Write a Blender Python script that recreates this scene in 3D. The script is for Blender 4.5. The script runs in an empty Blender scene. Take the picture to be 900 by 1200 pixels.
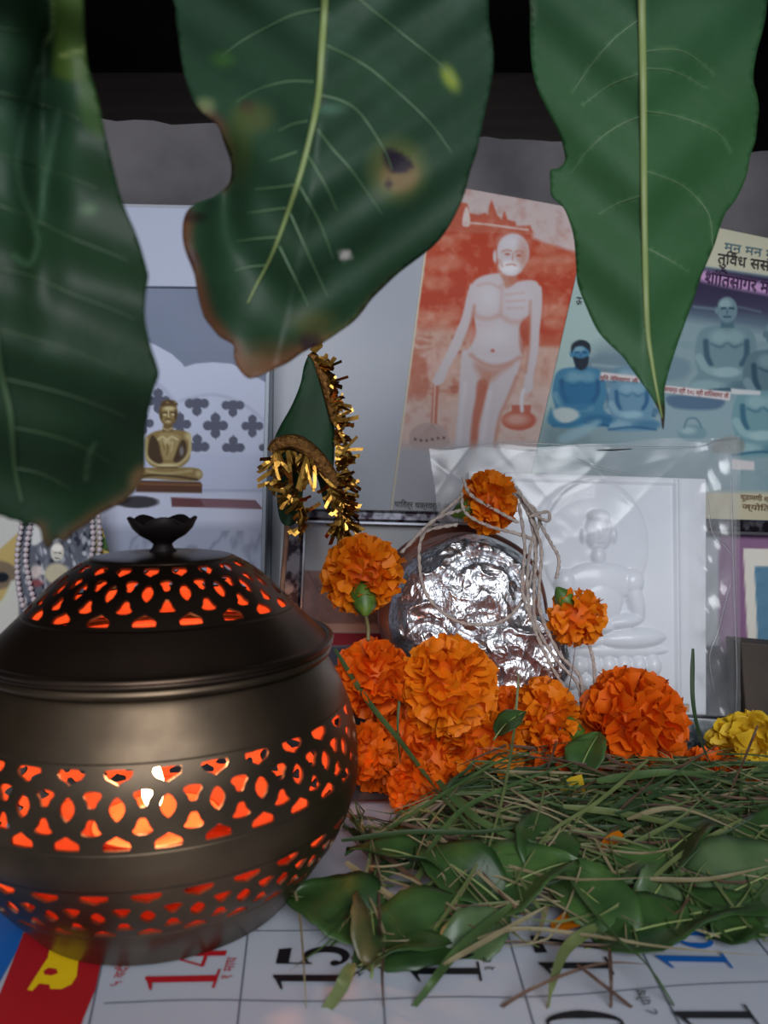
import bpy, bmesh, math, random
import numpy as np
from mathutils import Vector, Matrix, noise as mnoise
from mathutils.geometry import delaunay_2d_cdt

random.seed(7); rng = np.random.RandomState(7)
C = bpy.context.scene.collection
SC = bpy.context.scene
PI = math.pi

# ------------------------------------------------------------------ camera, world, lights, exposure
F = 880.0; CAMZ = 0.147; PITCH = math.radians(2.6)
cam_d = bpy.data.cameras.new('camera'); cam = bpy.data.objects.new('camera', cam_d); C.objects.link(cam)
cam.location = (0, 0, CAMZ); cam.rotation_euler = (PI/2 - PITCH, 0, 0)
cam_d.sensor_fit = 'VERTICAL'; cam_d.sensor_height = 36.0; cam_d.lens = F/1200*36.0
cam_d.clip_start = 0.01; cam_d.clip_end = 20
cam_d.dof.use_dof = True; cam_d.dof.focus_distance = 0.37; cam_d.dof.aperture_fstop = 14
SC.camera = cam
w = bpy.data.worlds.new('world'); SC.world = w; w.use_nodes = True
w.node_tree.nodes['Background'].inputs[0].default_value = (0.54, 0.59, 0.68, 1)
w.node_tree.nodes['Background'].inputs[1].default_value = 0.34
def area(name, loc, target, sx, sy, power, col):
    l = bpy.data.lights.new(name, 'AREA'); l.shape = 'RECTANGLE'; l.size = sx; l.size_y = sy; l.energy = power; l.color = col
    o = bpy.data.objects.new(name, l); C.objects.link(o); o.location = loc
    o.rotation_euler = (Vector(target)-Vector(loc)).to_track_quat('-Z', 'Y').to_euler(); return o
area('window_light', (0.22, -1.15, 0.85), (0, .4, .1), 1.0, 0.7, 10.5, (0.93, 0.96, 1.0))
SC.view_settings.view_transform = 'Standard'; SC.view_settings.look = 'None'
SC.view_settings.gamma = 1; SC.view_settings.use_curve_mapping = False
SC.view_settings.exposure = 0.95

# ------------------------------------------------------------------ projection helpers (pixel + real depth -> point)
FW = np.array([0, math.cos(PITCH), -math.sin(PITCH)]); UPV = np.array([0, math.sin(PITCH), math.cos(PITCH)])
CO = np.array([0, 0, CAMZ])
def rays(X, Y):
    X = np.asarray(X, float); Y = np.asarray(Y, float)
    u = (X-450)/F; v = -(Y-600)/F
    return np.stack([u, FW[1]+v*UPV[1], FW[2]+v*UPV[2]], -1)
def P(px, py, D):
    r = rays(px, py); return Vector(CO + r*(D/r[1]))
def onplane(X, Y, pl):
    p0, n = pl; r = rays(X, Y)
    t = np.dot(p0-CO, n)/(r@n)
    return CO + r*t[..., None] if np.ndim(t) else CO + r*t
def plane(y, lean, yaw, z=0.0, x=0.0):
    a = math.radians(lean); b = math.radians(yaw)
    n = np.array([math.sin(b)*math.cos(a), -math.cos(b)*math.cos(a), math.sin(a)])
    return (np.array([x, y, z]), n)
FLOORP = (np.array([0, 0, 0.0]), np.array([0, 0, 1.0]))
def fl(px, py, z=0.0):
    return Vector(onplane(px, py, (np.array([0, 0, z]), np.array([0, 0, 1.0]))))

# ------------------------------------------------------------------ colour, materials
def lin(c):
    c = np.asarray(c, float)
    return np.where(c <= .04045, c/12.92, ((c+.055)/1.055)**2.4)
def s(r, g, b):
    return tuple(float(x) for x in lin(np.array([r, g, b])/255.0)) + (1,)
def newmat(name):
    m = bpy.data.materials.new(name); m.use_nodes = True
    return m, m.node_tree.nodes, m.node_tree.links, m.node_tree.nodes['Principled BSDF']
def mat(name, col, rough=.5, metal=0, var=None, vscale=40, bump=0, bscale=200, bdist=.001, attr=None, transl=0, spec=.5, coat=0, rand=False, detail=4, stretch=None):
    m, N, L, b = newmat(name)
    b.inputs['Roughness'].default_value = rough; b.inputs['Metallic'].default_value = metal
    b.inputs['Specular IOR Level'].default_value = spec; b.inputs['Coat Weight'].default_value = coat
    tc = N.new('ShaderNodeTexCoord'); vec = tc.outputs['Object']
    if stretch:
        mp = N.new('ShaderNodeMapping'); mp.inputs['Scale'].default_value = stretch; L.new(vec, mp.inputs[0]); vec = mp.outputs[0]
    src = None
    if attr:
        a = N.new('ShaderNodeAttribute'); a.attribute_name = attr; src = a.outputs['Color']
    elif var:
        n = N.new('ShaderNodeTexNoise'); n.inputs['Scale'].default_value = vscale; n.inputs['Detail'].default_value = detail
        L.new(vec, n.inputs['Vector'])
        r = N.new('ShaderNodeValToRGB'); r.color_ramp.elements[0].color = col; r.color_ramp.elements[1].color = var
        r.color_ramp.elements[0].position = .35; r.color_ramp.elements[1].position = .65
        L.new(n.outputs['Fac'], r.inputs[0]); src = r.outputs[0]
    else:
        b.inputs['Base Color'].default_value = col
    if rand:
        oi = N.new('ShaderNodeObjectInfo'); hs = N.new('ShaderNodeHueSaturation')
        mr = N.new('ShaderNodeMapRange'); mr.inputs[3].default_value = .75; mr.inputs[4].default_value = 1.25
        L.new(oi.outputs['Random'], mr.inputs[0]); L.new(mr.outputs[0], hs.inputs['Value'])
        if src is not None: L.new(src, hs.inputs['Color'])
        else: hs.inputs['Color'].default_value = col
        src = hs.outputs[0]
    if src is not None: L.new(src, b.inputs['Base Color'])
    if bump:
        n2 = N.new('ShaderNodeTexNoise'); n2.inputs['Scale'].default_value = bscale; n2.inputs['Detail'].default_value = 6
        L.new(vec, n2.inputs['Vector'])
        bp = N.new('ShaderNodeBump'); bp.inputs['Strength'].default_value = bump; bp.inputs['Distance'].default_value = bdist
        L.new(n2.outputs['Fac'], bp.inputs['Height']); L.new(bp.outputs[0], b.inputs['Normal'])
    if transl:
        t = N.new('ShaderNodeBsdfTranslucent'); mx = N.new('ShaderNodeMixShader'); mx.inputs[0].default_value = transl
        if src is not None: L.new(src, t.inputs[0])
        else: t.inputs[0].default_value = col
        out = N['Material Output']
        L.new(b.outputs[0], mx.inputs[1]); L.new(t.outputs[0], mx.inputs[2]); L.new(mx.outputs[0], out.inputs[0])
    return m
def emit(name, col, st):
    m, N, L, b = newmat(name); N.remove(b); e = N.new('ShaderNodeEmission'); e.inputs[0].default_value = col; e.inputs[1].default_value = st
    L.new(e.outputs[0], N['Material Output'].inputs[0]); return m

# ------------------------------------------------------------------ object helpers
def link(name, me, m=None, parent=None, smooth=False, kind=None):
    o = bpy.data.objects.new(name, me); C.objects.link(o)
    if m is not None and len(me.materials) == 0:
        for k in (m if isinstance(m, (list, tuple)) else [m]): me.materials.append(k)
    if smooth: me.shade_smooth()
    if parent is not None:
        o.parent = parent
        if parent.get('_world') : o.location = -parent.location
    if kind: o['kind'] = kind
    return o
def mesh(name, V, Fc, m=None, parent=None, smooth=False, kind=None):
    me = bpy.data.meshes.new(name); me.from_pydata([tuple(map(float, v)) for v in V], [], [tuple(map(int, f)) for f in Fc]); me.validate()
    return link(name, me, m, parent, smooth, kind)
def fastmesh(name, V, Q, m=None, parent=None, smooth=False, kind=None, k=4):
    V = np.asarray(V, np.float32).reshape(-1, 3); Q = np.asarray(Q, np.int32).reshape(-1, k)
    me = bpy.data.meshes.new(name); me.vertices.add(len(V)); me.vertices.foreach_set('co', V.ravel())
    me.loops.add(Q.size); me.loops.foreach_set('vertex_index', Q.ravel())
    me.polygons.add(len(Q)); me.polygons.foreach_set('loop_start', np.arange(0, Q.size, k, dtype=np.int32))
    me.update(calc_edges=True)
    return link(name, me, m, parent, smooth, kind)
def tag(o, label, cat, group=None, kind=None):
    o['label'] = label; o['category'] = cat
    if group: o['group'] = group
    if kind: o['kind'] = kind
    return o
def thing(name, label, cat, loc, group=None):
    """Empty whose children are given in world coordinates"""
    o = bpy.data.objects.new(name, None); C.objects.link(o); o.location = loc; o.empty_display_size = .01
    o['_world'] = 1; return tag(o, label, cat, group)
def struct(name, V, Fc, m, parent=None, **k):
    o = mesh(name, V, Fc, m, parent, **k)
    if parent is None: o['kind'] = 'structure'
    return o
def boxvf(x0, x1, y0, y1, z0, z1):
    V = [(x0,y0,z0),(x1,y0,z0),(x1,y1,z0),(x0,y1,z0),(x0,y0,z1),(x1,y0,z1),(x1,y1,z1),(x0,y1,z1)]
    return V, [(0,3,2,1),(4,5,6,7),(0,1,5,4),(1,2,6,5),(2,3,7,6),(3,0,4,7)]
def bevel(o, wd, seg=2):
    b = o.modifiers.new('bevel', 'BEVEL'); b.width = wd; b.segments = seg; b.limit_method = 'ANGLE'; return o
def solid(o, t, off=-1, mo=0):
    b = o.modifiers.new('solid', 'SOLIDIFY'); b.thickness = t; b.offset = off; b.material_offset = mo; return o
def crom(pts, n=6, closed=False):
    p = np.array([tuple(q) for q in pts], float); m = len(p); out = []
    idx = range(m) if closed else range(m-1)
    for i in idx:
        if closed: a, b, c, d = p[(i-1) % m], p[i], p[(i+1) % m], p[(i+2) % m]
        else: a, b, c, d = p[max(i-1, 0)], p[i], p[i+1], p[min(i+2, m-1)]
        for k in range(n):
            t = k/n
            out.append(.5*((2*b)+(c-a)*t+(2*a-5*b+4*c-d)*t*t+(3*b-a-3*c+d)*t**3))
    if not closed: out.append(p[-1])
    return np.array(out)
def tubevf(pts, r, sides=6, flat=1.0, n=None, off=0):
    """tube along 3-D points; r number or list; flat squashes along normal n"""
    p = np.array([tuple(q) for q in pts], float); m = len(p)
    rr = np.full(m, r, float) if np.isscalar(r) else np.interp(np.linspace(0, 1, m), np.linspace(0, 1, len(r)), r)
    T = np.gradient(p, axis=0); T /= (np.linalg.norm(T, axis=1)[:, None]+1e-12)
    up = np.array([0, -1, .2]) if n is None else np.array(n, float)
    V = []
    for i in range(m):
        a = np.cross(T[i], up)
        if np.linalg.norm(a) < 1e-4: a = np.cross(T[i], [1, 0, .3])
        a /= np.linalg.norm(a); b = np.cross(a, T[i])
        for k in range(sides):
            th = 2*PI*k/sides
            V.append(p[i]+rr[i]*(math.cos(th)*a+flat*math.sin(th)*b))
    Fc = []
    for i in range(m-1):
        for k in range(sides):
            k2 = (k+1) % sides
            Fc.append((off+i*sides+k, off+i*sides+k2, off+(i+1)*sides+k2, off+(i+1)*sides+k))
    Fc.append(tuple(off+k for k in range(sides))[::-1]); Fc.append(tuple(off+(m-1)*sides+k for k in range(sides)))
    return V, Fc
def tube(name, pts, r, m, parent=None, sides=6, flat=1.0, n=None, **k):
    V, Fc = tubevf(pts, r, sides, flat, n); return mesh(name, V, Fc, m, parent, smooth=True, **k)
def lathevf(prof, n=64, cx=0, cy=0, cz=0, off=0):
    V = []; Fc = []
    for (r, z) in prof:
        for k in range(n):
            a = 2*PI*k/n; V.append((cx+r*math.cos(a), cy+r*math.sin(a), cz+z))
    for i in range(len(prof)-1):
        for k in range(n):
            k2 = (k+1) % n
            Fc.append((off+i*n+k, off+i*n+k2, off+(i+1)*n+k2, off+(i+1)*n+k))
    return V, Fc

# ------------------------------------------------------------------ painter for flat prints (colour per vertex)
def vnoise(X, Y, sc, seed=0):
    r = np.random.RandomState(seed).rand(64, 64)
    x = X/sc; y = Y/sc; i = np.floor(x).astype(int); j = np.floor(y).astype(int); fx = x-i; fy = y-j
    fx = fx*fx*(3-2*fx); fy = fy*fy*(3-2*fy)
    g = lambda a, b: r[a % 64, b % 64]
    return (g(i, j)*(1-fx)+g(i+1, j)*fx)*(1-fy)+(g(i, j+1)*(1-fx)+g(i+1, j+1)*fx)*fy
def fbm(X, Y, sc, seed=0, o=3):
    t = 0; a = .5
    for k in range(o): t = t+a*vnoise(X, Y, sc/2**k, seed+k); a *= .5
    return t/(1-.5**o)
def sdpoly(X, Y, pts):
    d = np.full(X.shape, 1e18); sg = np.ones(X.shape); n = len(pts)
    for i in range(n):
        ax, ay = pts[i]; bx, by = pts[i-1]
        ex, ey = bx-ax, by-ay; wx, wy = X-ax, Y-ay
        t = np.clip((wx*ex+wy*ey)/(ex*ex+ey*ey+1e-12), 0, 1)
        d = np.minimum(d, (wx-ex*t)**2+(wy-ey*t)**2)
        c1 = Y >= ay; c2 = Y < by; c3 = ex*wy > ey*wx
        sg = np.where((c1 & c2 & c3) | (~c1 & ~c2 & ~c3), -sg, sg)
    return sg*np.sqrt(d)
class Paint:
    def __init__(self, X, Y, col=(128, 128, 128)):
        self.X = X.copy(); self.Y = Y.copy(); self.c = np.zeros(X.shape+(3,))+np.array(col)/255.; self.view(0, 0, 1)
    def view(self, ox, oy, k): self.o = (ox, oy, k)
    def tr(self, pts):
        ox, oy, k = self.o; return [(ox+k*x, oy+k*y) for x, y in pts]
    def blend(self, m, col, sub=None):
        col = np.array(col)/255.
        if sub is None: self.c = self.c*(1-m[..., None])+col*m[..., None]
        else:
            c = self.c[sub]; self.c[sub] = c*(1-m[..., None])+col*m[..., None]
    def sub(self, x0, x1, y0, y1, pad): return (self.X > x0-pad) & (self.X < x1+pad) & (self.Y > y0-pad) & (self.Y < y1+pad)
    def poly(self, pts, col, soft=1.0, a=1.0, smooth=True):
        p = self.tr(pts)
        if smooth: p = crom(p, 4, True)
        p = np.array(p); sb = self.sub(p[:, 0].min(), p[:, 0].max(), p[:, 1].min(), p[:, 1].max(), soft*2)
        if not sb.any(): return
        d = sdpoly(self.X[sb], self.Y[sb], p); self.blend(a*np.clip(.5-d/(2*soft), 0, 1), col, sb)
    def ell(self, cx, cy, rx, ry, col, soft=1.0, a=1.0, rot=0):
        (cx, cy), = self.tr([(cx, cy)]); k = self.o[2]; rx *= k; ry *= k; R = max(rx, ry)
        sb = self.sub(cx-R, cx+R, cy-R, cy+R, soft*2)
        if not sb.any(): return
        x = self.X[sb]-cx; y = self.Y[sb]-cy; c, q = math.cos(rot), math.sin(rot)
        x, y = x*c+y*q, -x*q+y*c
        l = np.sqrt((x/rx)**2+(y/ry)**2); d = (l-1)*min(rx, ry)
        self.blend(a*np.clip(.5-d/(2*soft), 0, 1), col, sb)
    def line(self, pts, wd, col, soft=.6, a=1.0, smooth=True):
        p = self.tr(pts); wd = wd*self.o[2]/2
        if smooth and len(p) > 2: p = crom(p, 4)
        p = np.array(p); sb = self.sub(p[:, 0].min(), p[:, 0].max(), p[:, 1].min(), p[:, 1].max(), wd+soft*2)
        if not sb.any(): return
        X = self.X[sb]; Y = self.Y[sb]; d = np.full(X.shape, 1e18)
        for i in range(len(p)-1):
            ax, ay = p[i]; ex, ey = p[i+1]-p[i]
            t = np.clip(((X-ax)*ex+(Y-ay)*ey)/(ex*ex+ey*ey+1e-12), 0, 1)
            d = np.minimum(d, np.hypot(X-ax-ex*t, Y-ay-ey*t))
        self.blend(a*np.clip(.5-(d-wd)/(2*soft), 0, 1), col, sb)
def homog(q, S, T):
    """unit square (S,T) to quad q = TL,TR,BR,BL pixels"""
    src = [(0,0),(1,0),(1,1),(0,1)]; A = []; B = []
    for (u, v), (x, y) in zip(src, q):
        A.append([u,v,1,0,0,0,-u*x,-v*x]); B.append(x); A.append([0,0,0,u,v,1,-u*y,-v*y]); B.append(y)
    h = np.linalg.solve(np.array(A, float), np.array(B, float))
    wv = h[6]*S+h[7]*T+1
    return (h[0]*S+h[1]*T+h[2])/wv, (h[3]*S+h[4]*T+h[5])/wv
def addcol(me, col, name='print'):
    a = me.color_attributes.new(name, 'BYTE_COLOR', 'POINT')
    c = np.ones((len(me.vertices), 4), np.float32); c[:, :3] = np.clip(lin(np.clip(col.reshape(-1, 3), 0, 1)), 0, 1)
    a.data.foreach_set('color', c.ravel())
PRINTM = mat('printed_paper', s(200,200,200), rough=.5, attr='print', spec=.2)
PRINTM_MATTE = mat('printed_matte', s(200,200,200), rough=.6, attr='print', spec=.25)
def printed(name, quad, pl, nx, ny, painter, parent=None, m=None, lift=0.0, thick=.0004):
    S, T = np.meshgrid(np.linspace(0, 1, nx), np.linspace(0, 1, ny))
    X, Y = homog(quad, S, T)
    W = onplane(X, Y, (pl[0]+pl[1]*lift, pl[1]))
    pt = Paint(X, Y); painter(pt)
    i = np.arange(ny*nx).reshape(ny, nx)
    Q = np.stack([i[:-1, :-1], i[1:, :-1], i[1:, 1:], i[:-1, 1:]], -1)
    o = fastmesh(name, W, Q, m or PRINTM, parent)
    addcol(o.data, pt.c)
    solid(o, thick)
    return o
def quadbox(name, quad, pl, t, m, parent=None, lift=0.0, bev=.0008):
    """slab whose front face is the pixel quad on plane pl (lifted toward viewer)"""
    n = pl[1]; fr = [onplane(x, y, (pl[0]+n*lift, n)) for x, y in quad]; bk = [p-n*t for p in fr]
    V = fr+bk; Fc = [(0,3,2,1),(4,5,6,7),(0,1,5,4),(1,2,6,5),(2,3,7,6),(3,0,4,7)]
    o = mesh(name, V, Fc, m, parent)
    me = o.data; bm = bmesh.new(); bm.from_mesh(me); bmesh.ops.recalc_face_normals(bm, faces=bm.faces); bm.to_mesh(me); bm.free()
    if bev: bevel(o, bev)
    return o
def flattext(name, txt, p0, p1, height_px, pl, m, parent, lift=.0008, extr=0.0, offset=0.0):
    """lettering lying in plane pl with its baseline from pixel p0 to p1"""
    q = (pl[0]+pl[1]*lift, pl[1])
    a = Vector(onplane(*p0, q)); b = Vector(onplane(*p1, q)); x = (b-a); Lw = x.length; x.normalize()
    n = Vector(pl[1]).normalized(); y = n.cross(x); y.normalize()
    cu = bpy.data.curves.new(name, 'FONT'); cu.body = txt; cu.size = 1; cu.extrude = extr; cu.offset = offset
    o = bpy.data.objects.new(name, cu); C.objects.link(o); cu.materials.append(m)
    bpy.context.view_layer.update()
    wdt = max(o.dimensions.x, 1e-3); sx = Lw/wdt
    h = height_px/F*((a-Vector(CO)).y)
    M = Matrix.Identity(4)
    for i in range(3): M[i][0] = x[i]*sx; M[i][1] = y[i]*h; M[i][2] = n[i]; M[i][3] = a[i]
    cu.size = 1; 
    dg = bpy.context.evaluated_depsgraph_get(); me = bpy.data.meshes.new_from_object(o.evaluated_get(dg))
    bpy.data.objects.remove(o); me.transform(M); 
    return link(name, me, m, parent)

# ------------------------------------------------------------------ the shrine: shelf, walls, ceiling
PLASTER = mat('cement_plaster', s(112,108,110), .85, var=s(78,76,80), vscale=14, bump=.5, bscale=60, bdist=.002)
DARKWOOD = mat('dark_wood', s(62,48,44), .6, var=s(40,32,32), vscale=6, stretch=(1, 1, 12))
SHELF = mat('shelf_stone', s(96,96,98), .5, var=s(70,70,74), vscale=20)
V, Fc = boxvf(-.42, .42, -.10, .90, -.03, 0); struct('floor', V, Fc, SHELF)
# low cement wall behind the pictures with a rough top edge
nx = 70; V = []; Fc = []
yw = lambda x: .535+x*.10
topz = lambda x: float(onplane(0, 0, FLOORP)[2])*0 + .147 + .385*.0 + 0
for i in range(nx+1):
    x = -.42+.84*i/nx; y = yw(x); px = 450+F*x/y
    tpy = 139+(px-130)*.050
    z = P(px, tpy, y).z + .004*mnoise.noise(Vector((x*25, 0, 1)))+.0025*mnoise.noise(Vector((x*80, 0, 1)))
    V += [(x, y, 0), (x, y, z), (x, y+.05, z+.001), (x, y+.05, 0)]
for i in range(nx):
    a = i*4; b = a+4
    Fc += [(a, b, b+1, a+1), (a+1, b+1, b+2, a+2), (a+2, b+2, b+3, a+3)]
struct('wall_back_low', V, Fc, PLASTER)
V, Fc = boxvf(-.46, .46, .90, .93, -.03, .62); struct('wall_back', V, Fc, DARKWOOD)
V, Fc = boxvf(-.45, -.42, -.10, .90, -.03, .62); struct('wall_left', V, Fc, DARKWOOD)
V, Fc = boxvf(.42, .45, -.10, .90, -.03, .62); struct('wall_right', V, Fc, DARKWOOD)
V, Fc = boxvf(-.46, .46, -.10, .93, .62, .65); struct('ceiling', V, Fc, DARKWOOD)

# ------------------------------------------------------------------ framed poster board behind (A)
A = plane(.475, 10, 4)
MOUNT = mat('white_mount', s(172,176,186), .45, var=s(158,163,175), vscale=8)
GREYEDGE = mat('grey_edge', s(120,128,138), .3, metal=.3)
poster = thing('poster_frame', 'large white mounted picture board leaning at the back, holding the orange and blue posters', 'picture frame', onplane(600, 845, A))
quadbox('mount', [(322, 182), (1010, 306), (985, 840), (312, 840)], A, .006, MOUNT, poster)
quadbox('frame_rail', [(316, 181), (324, 182), (316, 836), (308, 836)], A, .010, GREYEDGE, poster, lift=.002)
# trim board top down to photograph: its top edge hides behind the leaves
def paint_orange(p):
    X, Y = p.X, p.Y
    p.c[:] = np.array([205,186,184])/255
    p.view(480, 220, .2667)
    n = fbm(X, Y, 26, 3, 4); n2 = fbm(X, Y, 9, 9, 3)
    p.poly([(-60,190),(60,170),(200,165),(330,175),(540,200),(600,240),(760,260),(760,700),(-60,700)], (186,64,36), 3, smooth=False)
    # far trees and temple towers
    p.poly([(100,160),(110,60),(150,0),(200,-10),(215,60),(255,70),(262,110),(300,120),(330,110),(345,120),(350,80),(360,50),(370,80),(385,120),(405,140),(412,110),(420,105),(430,140),(465,150),(470,170),(530,165),(545,200),(300,200),(110,190)], (192,96,72), 1.2, smooth=False)
    p.poly([(232,165),(238,110),(250,85),(262,110),(265,165)], (222,205,200), 1)
    p.line([(265,155),(330,160),(420,172),(520,185)], 8, (222,200,196), 1)
    p.poly([(540,215),(620,250),(760,290),(760,250),(700,180),(600,170)], (206,186,184), 3)
    m = np.clip((n-.5)*5, 0, 1)*.6; reg = (Y > 275) & (Y < 415)
    p.blend(m*reg, (206,120,92))
    for (a, b, r) in [(150,220,30),(230,210,24),(600,270,40),(680,310,40),(620,320,30),(160,330,60),(120,420,50),(120,570,50),(60,560,40),(190,560,40),(650,540,45),(640,600,40)]:
        p.ell(a, b, r*1.3, r*.6, (214,150,126), 3, .55)
    # lower half: foliage left, pale ground right
    p.poly([(-60,620),(150,610),(260,640),(300,700),(520,720),(600,680),(760,680),(760,1500),(-60,1500)], (206,166,150), 8, smooth=False)
    for k in range(70):
        a = random.uniform(-20, 250); b = random.uniform(640, 930)
        p.ell(a, b, random.uniform(8, 30), random.uniform(5, 18), random.choice([(186,104,82),(196,120,98),(218,180,168),(176,92,70)]), 1.2, .6)
    p.poly([(-20,740),(30,735),(80,770),(90,860),(60,930),(-20,940)], (190,112,90), 2, .8)
    p.poly([(80,720),(150,705),(190,740),(170,840),(90,850)], (214,176,164), 2, .8)
    p.poly([(-40,950),(120,960),(260,940),(700,900),(760,1500),(-60,1500)], (212,186,178), 8, .8)
    p.poly([(590,650),(750,640),(720,690),(580,690)], (190,88,60), 4, .8)
    p.blend(np.clip((n2-.52)*4, 0, 1)*.25, (226,200,190))
    p.blend(np.clip((.45-n2)*4, 0, 1)*.22, (170,80,58))
    SK = (206,194,198); SH = (190,128,108); DK = (178,86,62); LT = (218,212,218)
    # staff and whisk, held in the lowered hand
    p.line([(118,850),(112,930),(106,1040)], 26, (190,110,88), 1); p.line([(112,860),(104,1040)], 8, (216,180,170), 1)
    p.poly([(0,1110),(5,1070),(45,1040),(100,1035),(150,1055),(172,1100),(170,1130),(80,1160),(10,1140)], (196,160,152), 1)
    for k in range(9): p.line([(100,1040),(8+k*20,1125)], 4, (168,124,116), .6, .7)
    for k in range(6): p.ell(25+k*25, 1105+6*math.sin(k), 6, 6, (110,70,70), .6)
    # legs
    p.poly([(240,710),(222,800),(215,940),(205,1060),(200,1180),(262,1180),(280,1010),(300,900),(318,830),(330,780)], SK, 1.5)
    p.poly([(480,740),(470,830),(430,930),(395,1010),(375,1080),(370,1180),(298,1180),(312,1020),(330,930),(352,860),(370,800)], SK, 1.5)
    p.poly([(300,850),(345,850),(325,960),(305,1040),(290,1180),(262,1180),(275,1010),(290,930)], DK, 2, .75)
    p.line([(470,830),(430,930),(395,1010),(372,1150)], 12, SH, 2, .8); p.line([(245,860),(228,1000),(215,1150)], 14, (222,216,222), 3, .7)
    p.line([(352,900),(335,1010),(318,1150)], 14, (222,216,222), 3, .7)
    # trunk
    p.poly([(385,375),(310,392),(270,430),(262,500),(282,570),(292,640),(272,690),(245,740),(300,790),(370,815),(440,800),(488,750),(500,690),(486,640),(492,590),(545,540),(572,470),(565,420),(530,405),(470,415),(445,425),(425,380)], SK, 1.5)
    p.poly([(488,600),(520,600),(525,640),(500,720),(488,720),(480,650)], DK, 2, .6)
    # arms
    p.poly([(272,420),(250,480),(232,560),(200,640),(160,730),(125,800),(100,850),(120,870),(150,850),(175,790),(225,700),(262,610),(285,520)], SK, 1.2)
    p.poly([(576,430),(582,520),(572,620),(565,720),(545,820),(540,880),(520,905),(500,890),(508,820),(525,700),(530,600),(530,500)], SK, 1.2)
    p.line([(285,520),(270,600),(240,680)], 12, SH, 2, .8); p.line([(530,500),(528,600),(524,700),(510,810)], 10, SH, 2, .8)
    # chest and belly modelling
    p.line([(285,556),(310,572),(350,576),(388,562)], 10, SH, 4, .55); p.line([(415,572),(440,588),(480,590),(505,578)], 10, SH, 4, .55)
    for k in range(3): p.line([(300,604+k*26),(335,612+k*26),(365,606+k*26)], 5, SH, 4, .25)
    p.line([(405,430),(402,500),(400,560)], 10, SH, 3, .5); p.ell(350,480,50,60,LT,8,.7); p.ell(480,490,45,60,LT,8,.5); p.ell(370,650,80,50,LT,8,.7)
    p.line([(300,430),(350,420),(395,440)], 8, SH, 2, .4); p.line([(420,470),(500,462)], 5, SH, 2, .4); p.line([(425,500),(505,495)], 5, SH, 2, .4); p.line([(430,530),(500,528)], 5, SH, 2, .4)
    p.ell(365,716,9,7,DK,1,.8)
    p.line([(270,735),(320,770),(370,785),(430,775),(485,745)], 12, SH, 3, .8)
    p.poly([(285,770),(370,795),(450,775),(400,815),(360,850),(320,850),(300,815)], SH, 4, .7)
    p.line([(300,740),(370,755),(440,750)], 8, LT, 3, .5)
    # neck, head
    p.poly([(400,370),(470,380),(462,420),(425,440),(412,410)], SH, 2, .9)
    p.ell(455,285,72,84,SK,1.2); p.ell(448,330,58,58,SK,1.2); p.ell(376,302,10,28,SK,1); p.line([(382,285),(384,330)],5,SH,1,.8)
    p.ell(445,240,50,32,LT,6,.9); p.ell(500,300,22,60,SH,5,.7)
    p.line([(408,280),(428,274),(446,278)], 7, SH, 1.2, .9); p.line([(464,282),(482,278),(498,284)], 7, SH, 1.2, .9)
    p.ell(430,292,10,5,DK,1); p.ell(480,298,10,5,DK,1); p.line([(455,290),(452,325),(462,330)], 6, SH, 1, .8)
    p.ell(438,350,44,30,(232,228,232),3,.95); p.line([(425,340),(448,336),(468,342)],5,DK,.8,.8); p.line([(395,320),(408,345)],8,SH,2,.6)
    # water pot
    p.ell(480,1022,76,44,(190,96,74),1.2); p.ell(470,1018,50,24,(218,172,160),3,.8); p.poly([(448,990),(450,955),(535,955),(530,990)],(190,100,80),1,smooth=False); p.line([(500,890),(492,930),(494,980)],16,LT,1.5)
    # lower blank margin of the sheet
    p.view(0, 0, 1)
    m = np.clip((Y-512)/16, 0, 1)*np.clip((Y-500)/30, 0, 1); p.blend(m*.92, (176,178,186))
    p.view(480, 220, .2667); p.poly([(0,1110),(5,1070),(45,1040),(100,1035),(150,1055),(172,1100),(170,1130),(80,1160),(10,1140)], (186,168,166), 1, .55)
    for k in range(6): p.ell(25+k*25, 1105+6*math.sin(k), 6, 6, (110,80,84), .8, .8)
    p.view(0,0,1); p.line([(508,214),(457,598)], 5, (214,206,186), .8, smooth=False)
orange = printed('orange_poster', [(508,214),(692,247),(612,602),(457,598)], A, 150, 300, paint_orange, None, lift=.0006)
tag(orange, 'orange toned poster of a standing elderly bald ascetic holding a whisk and water pot', 'poster')
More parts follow.
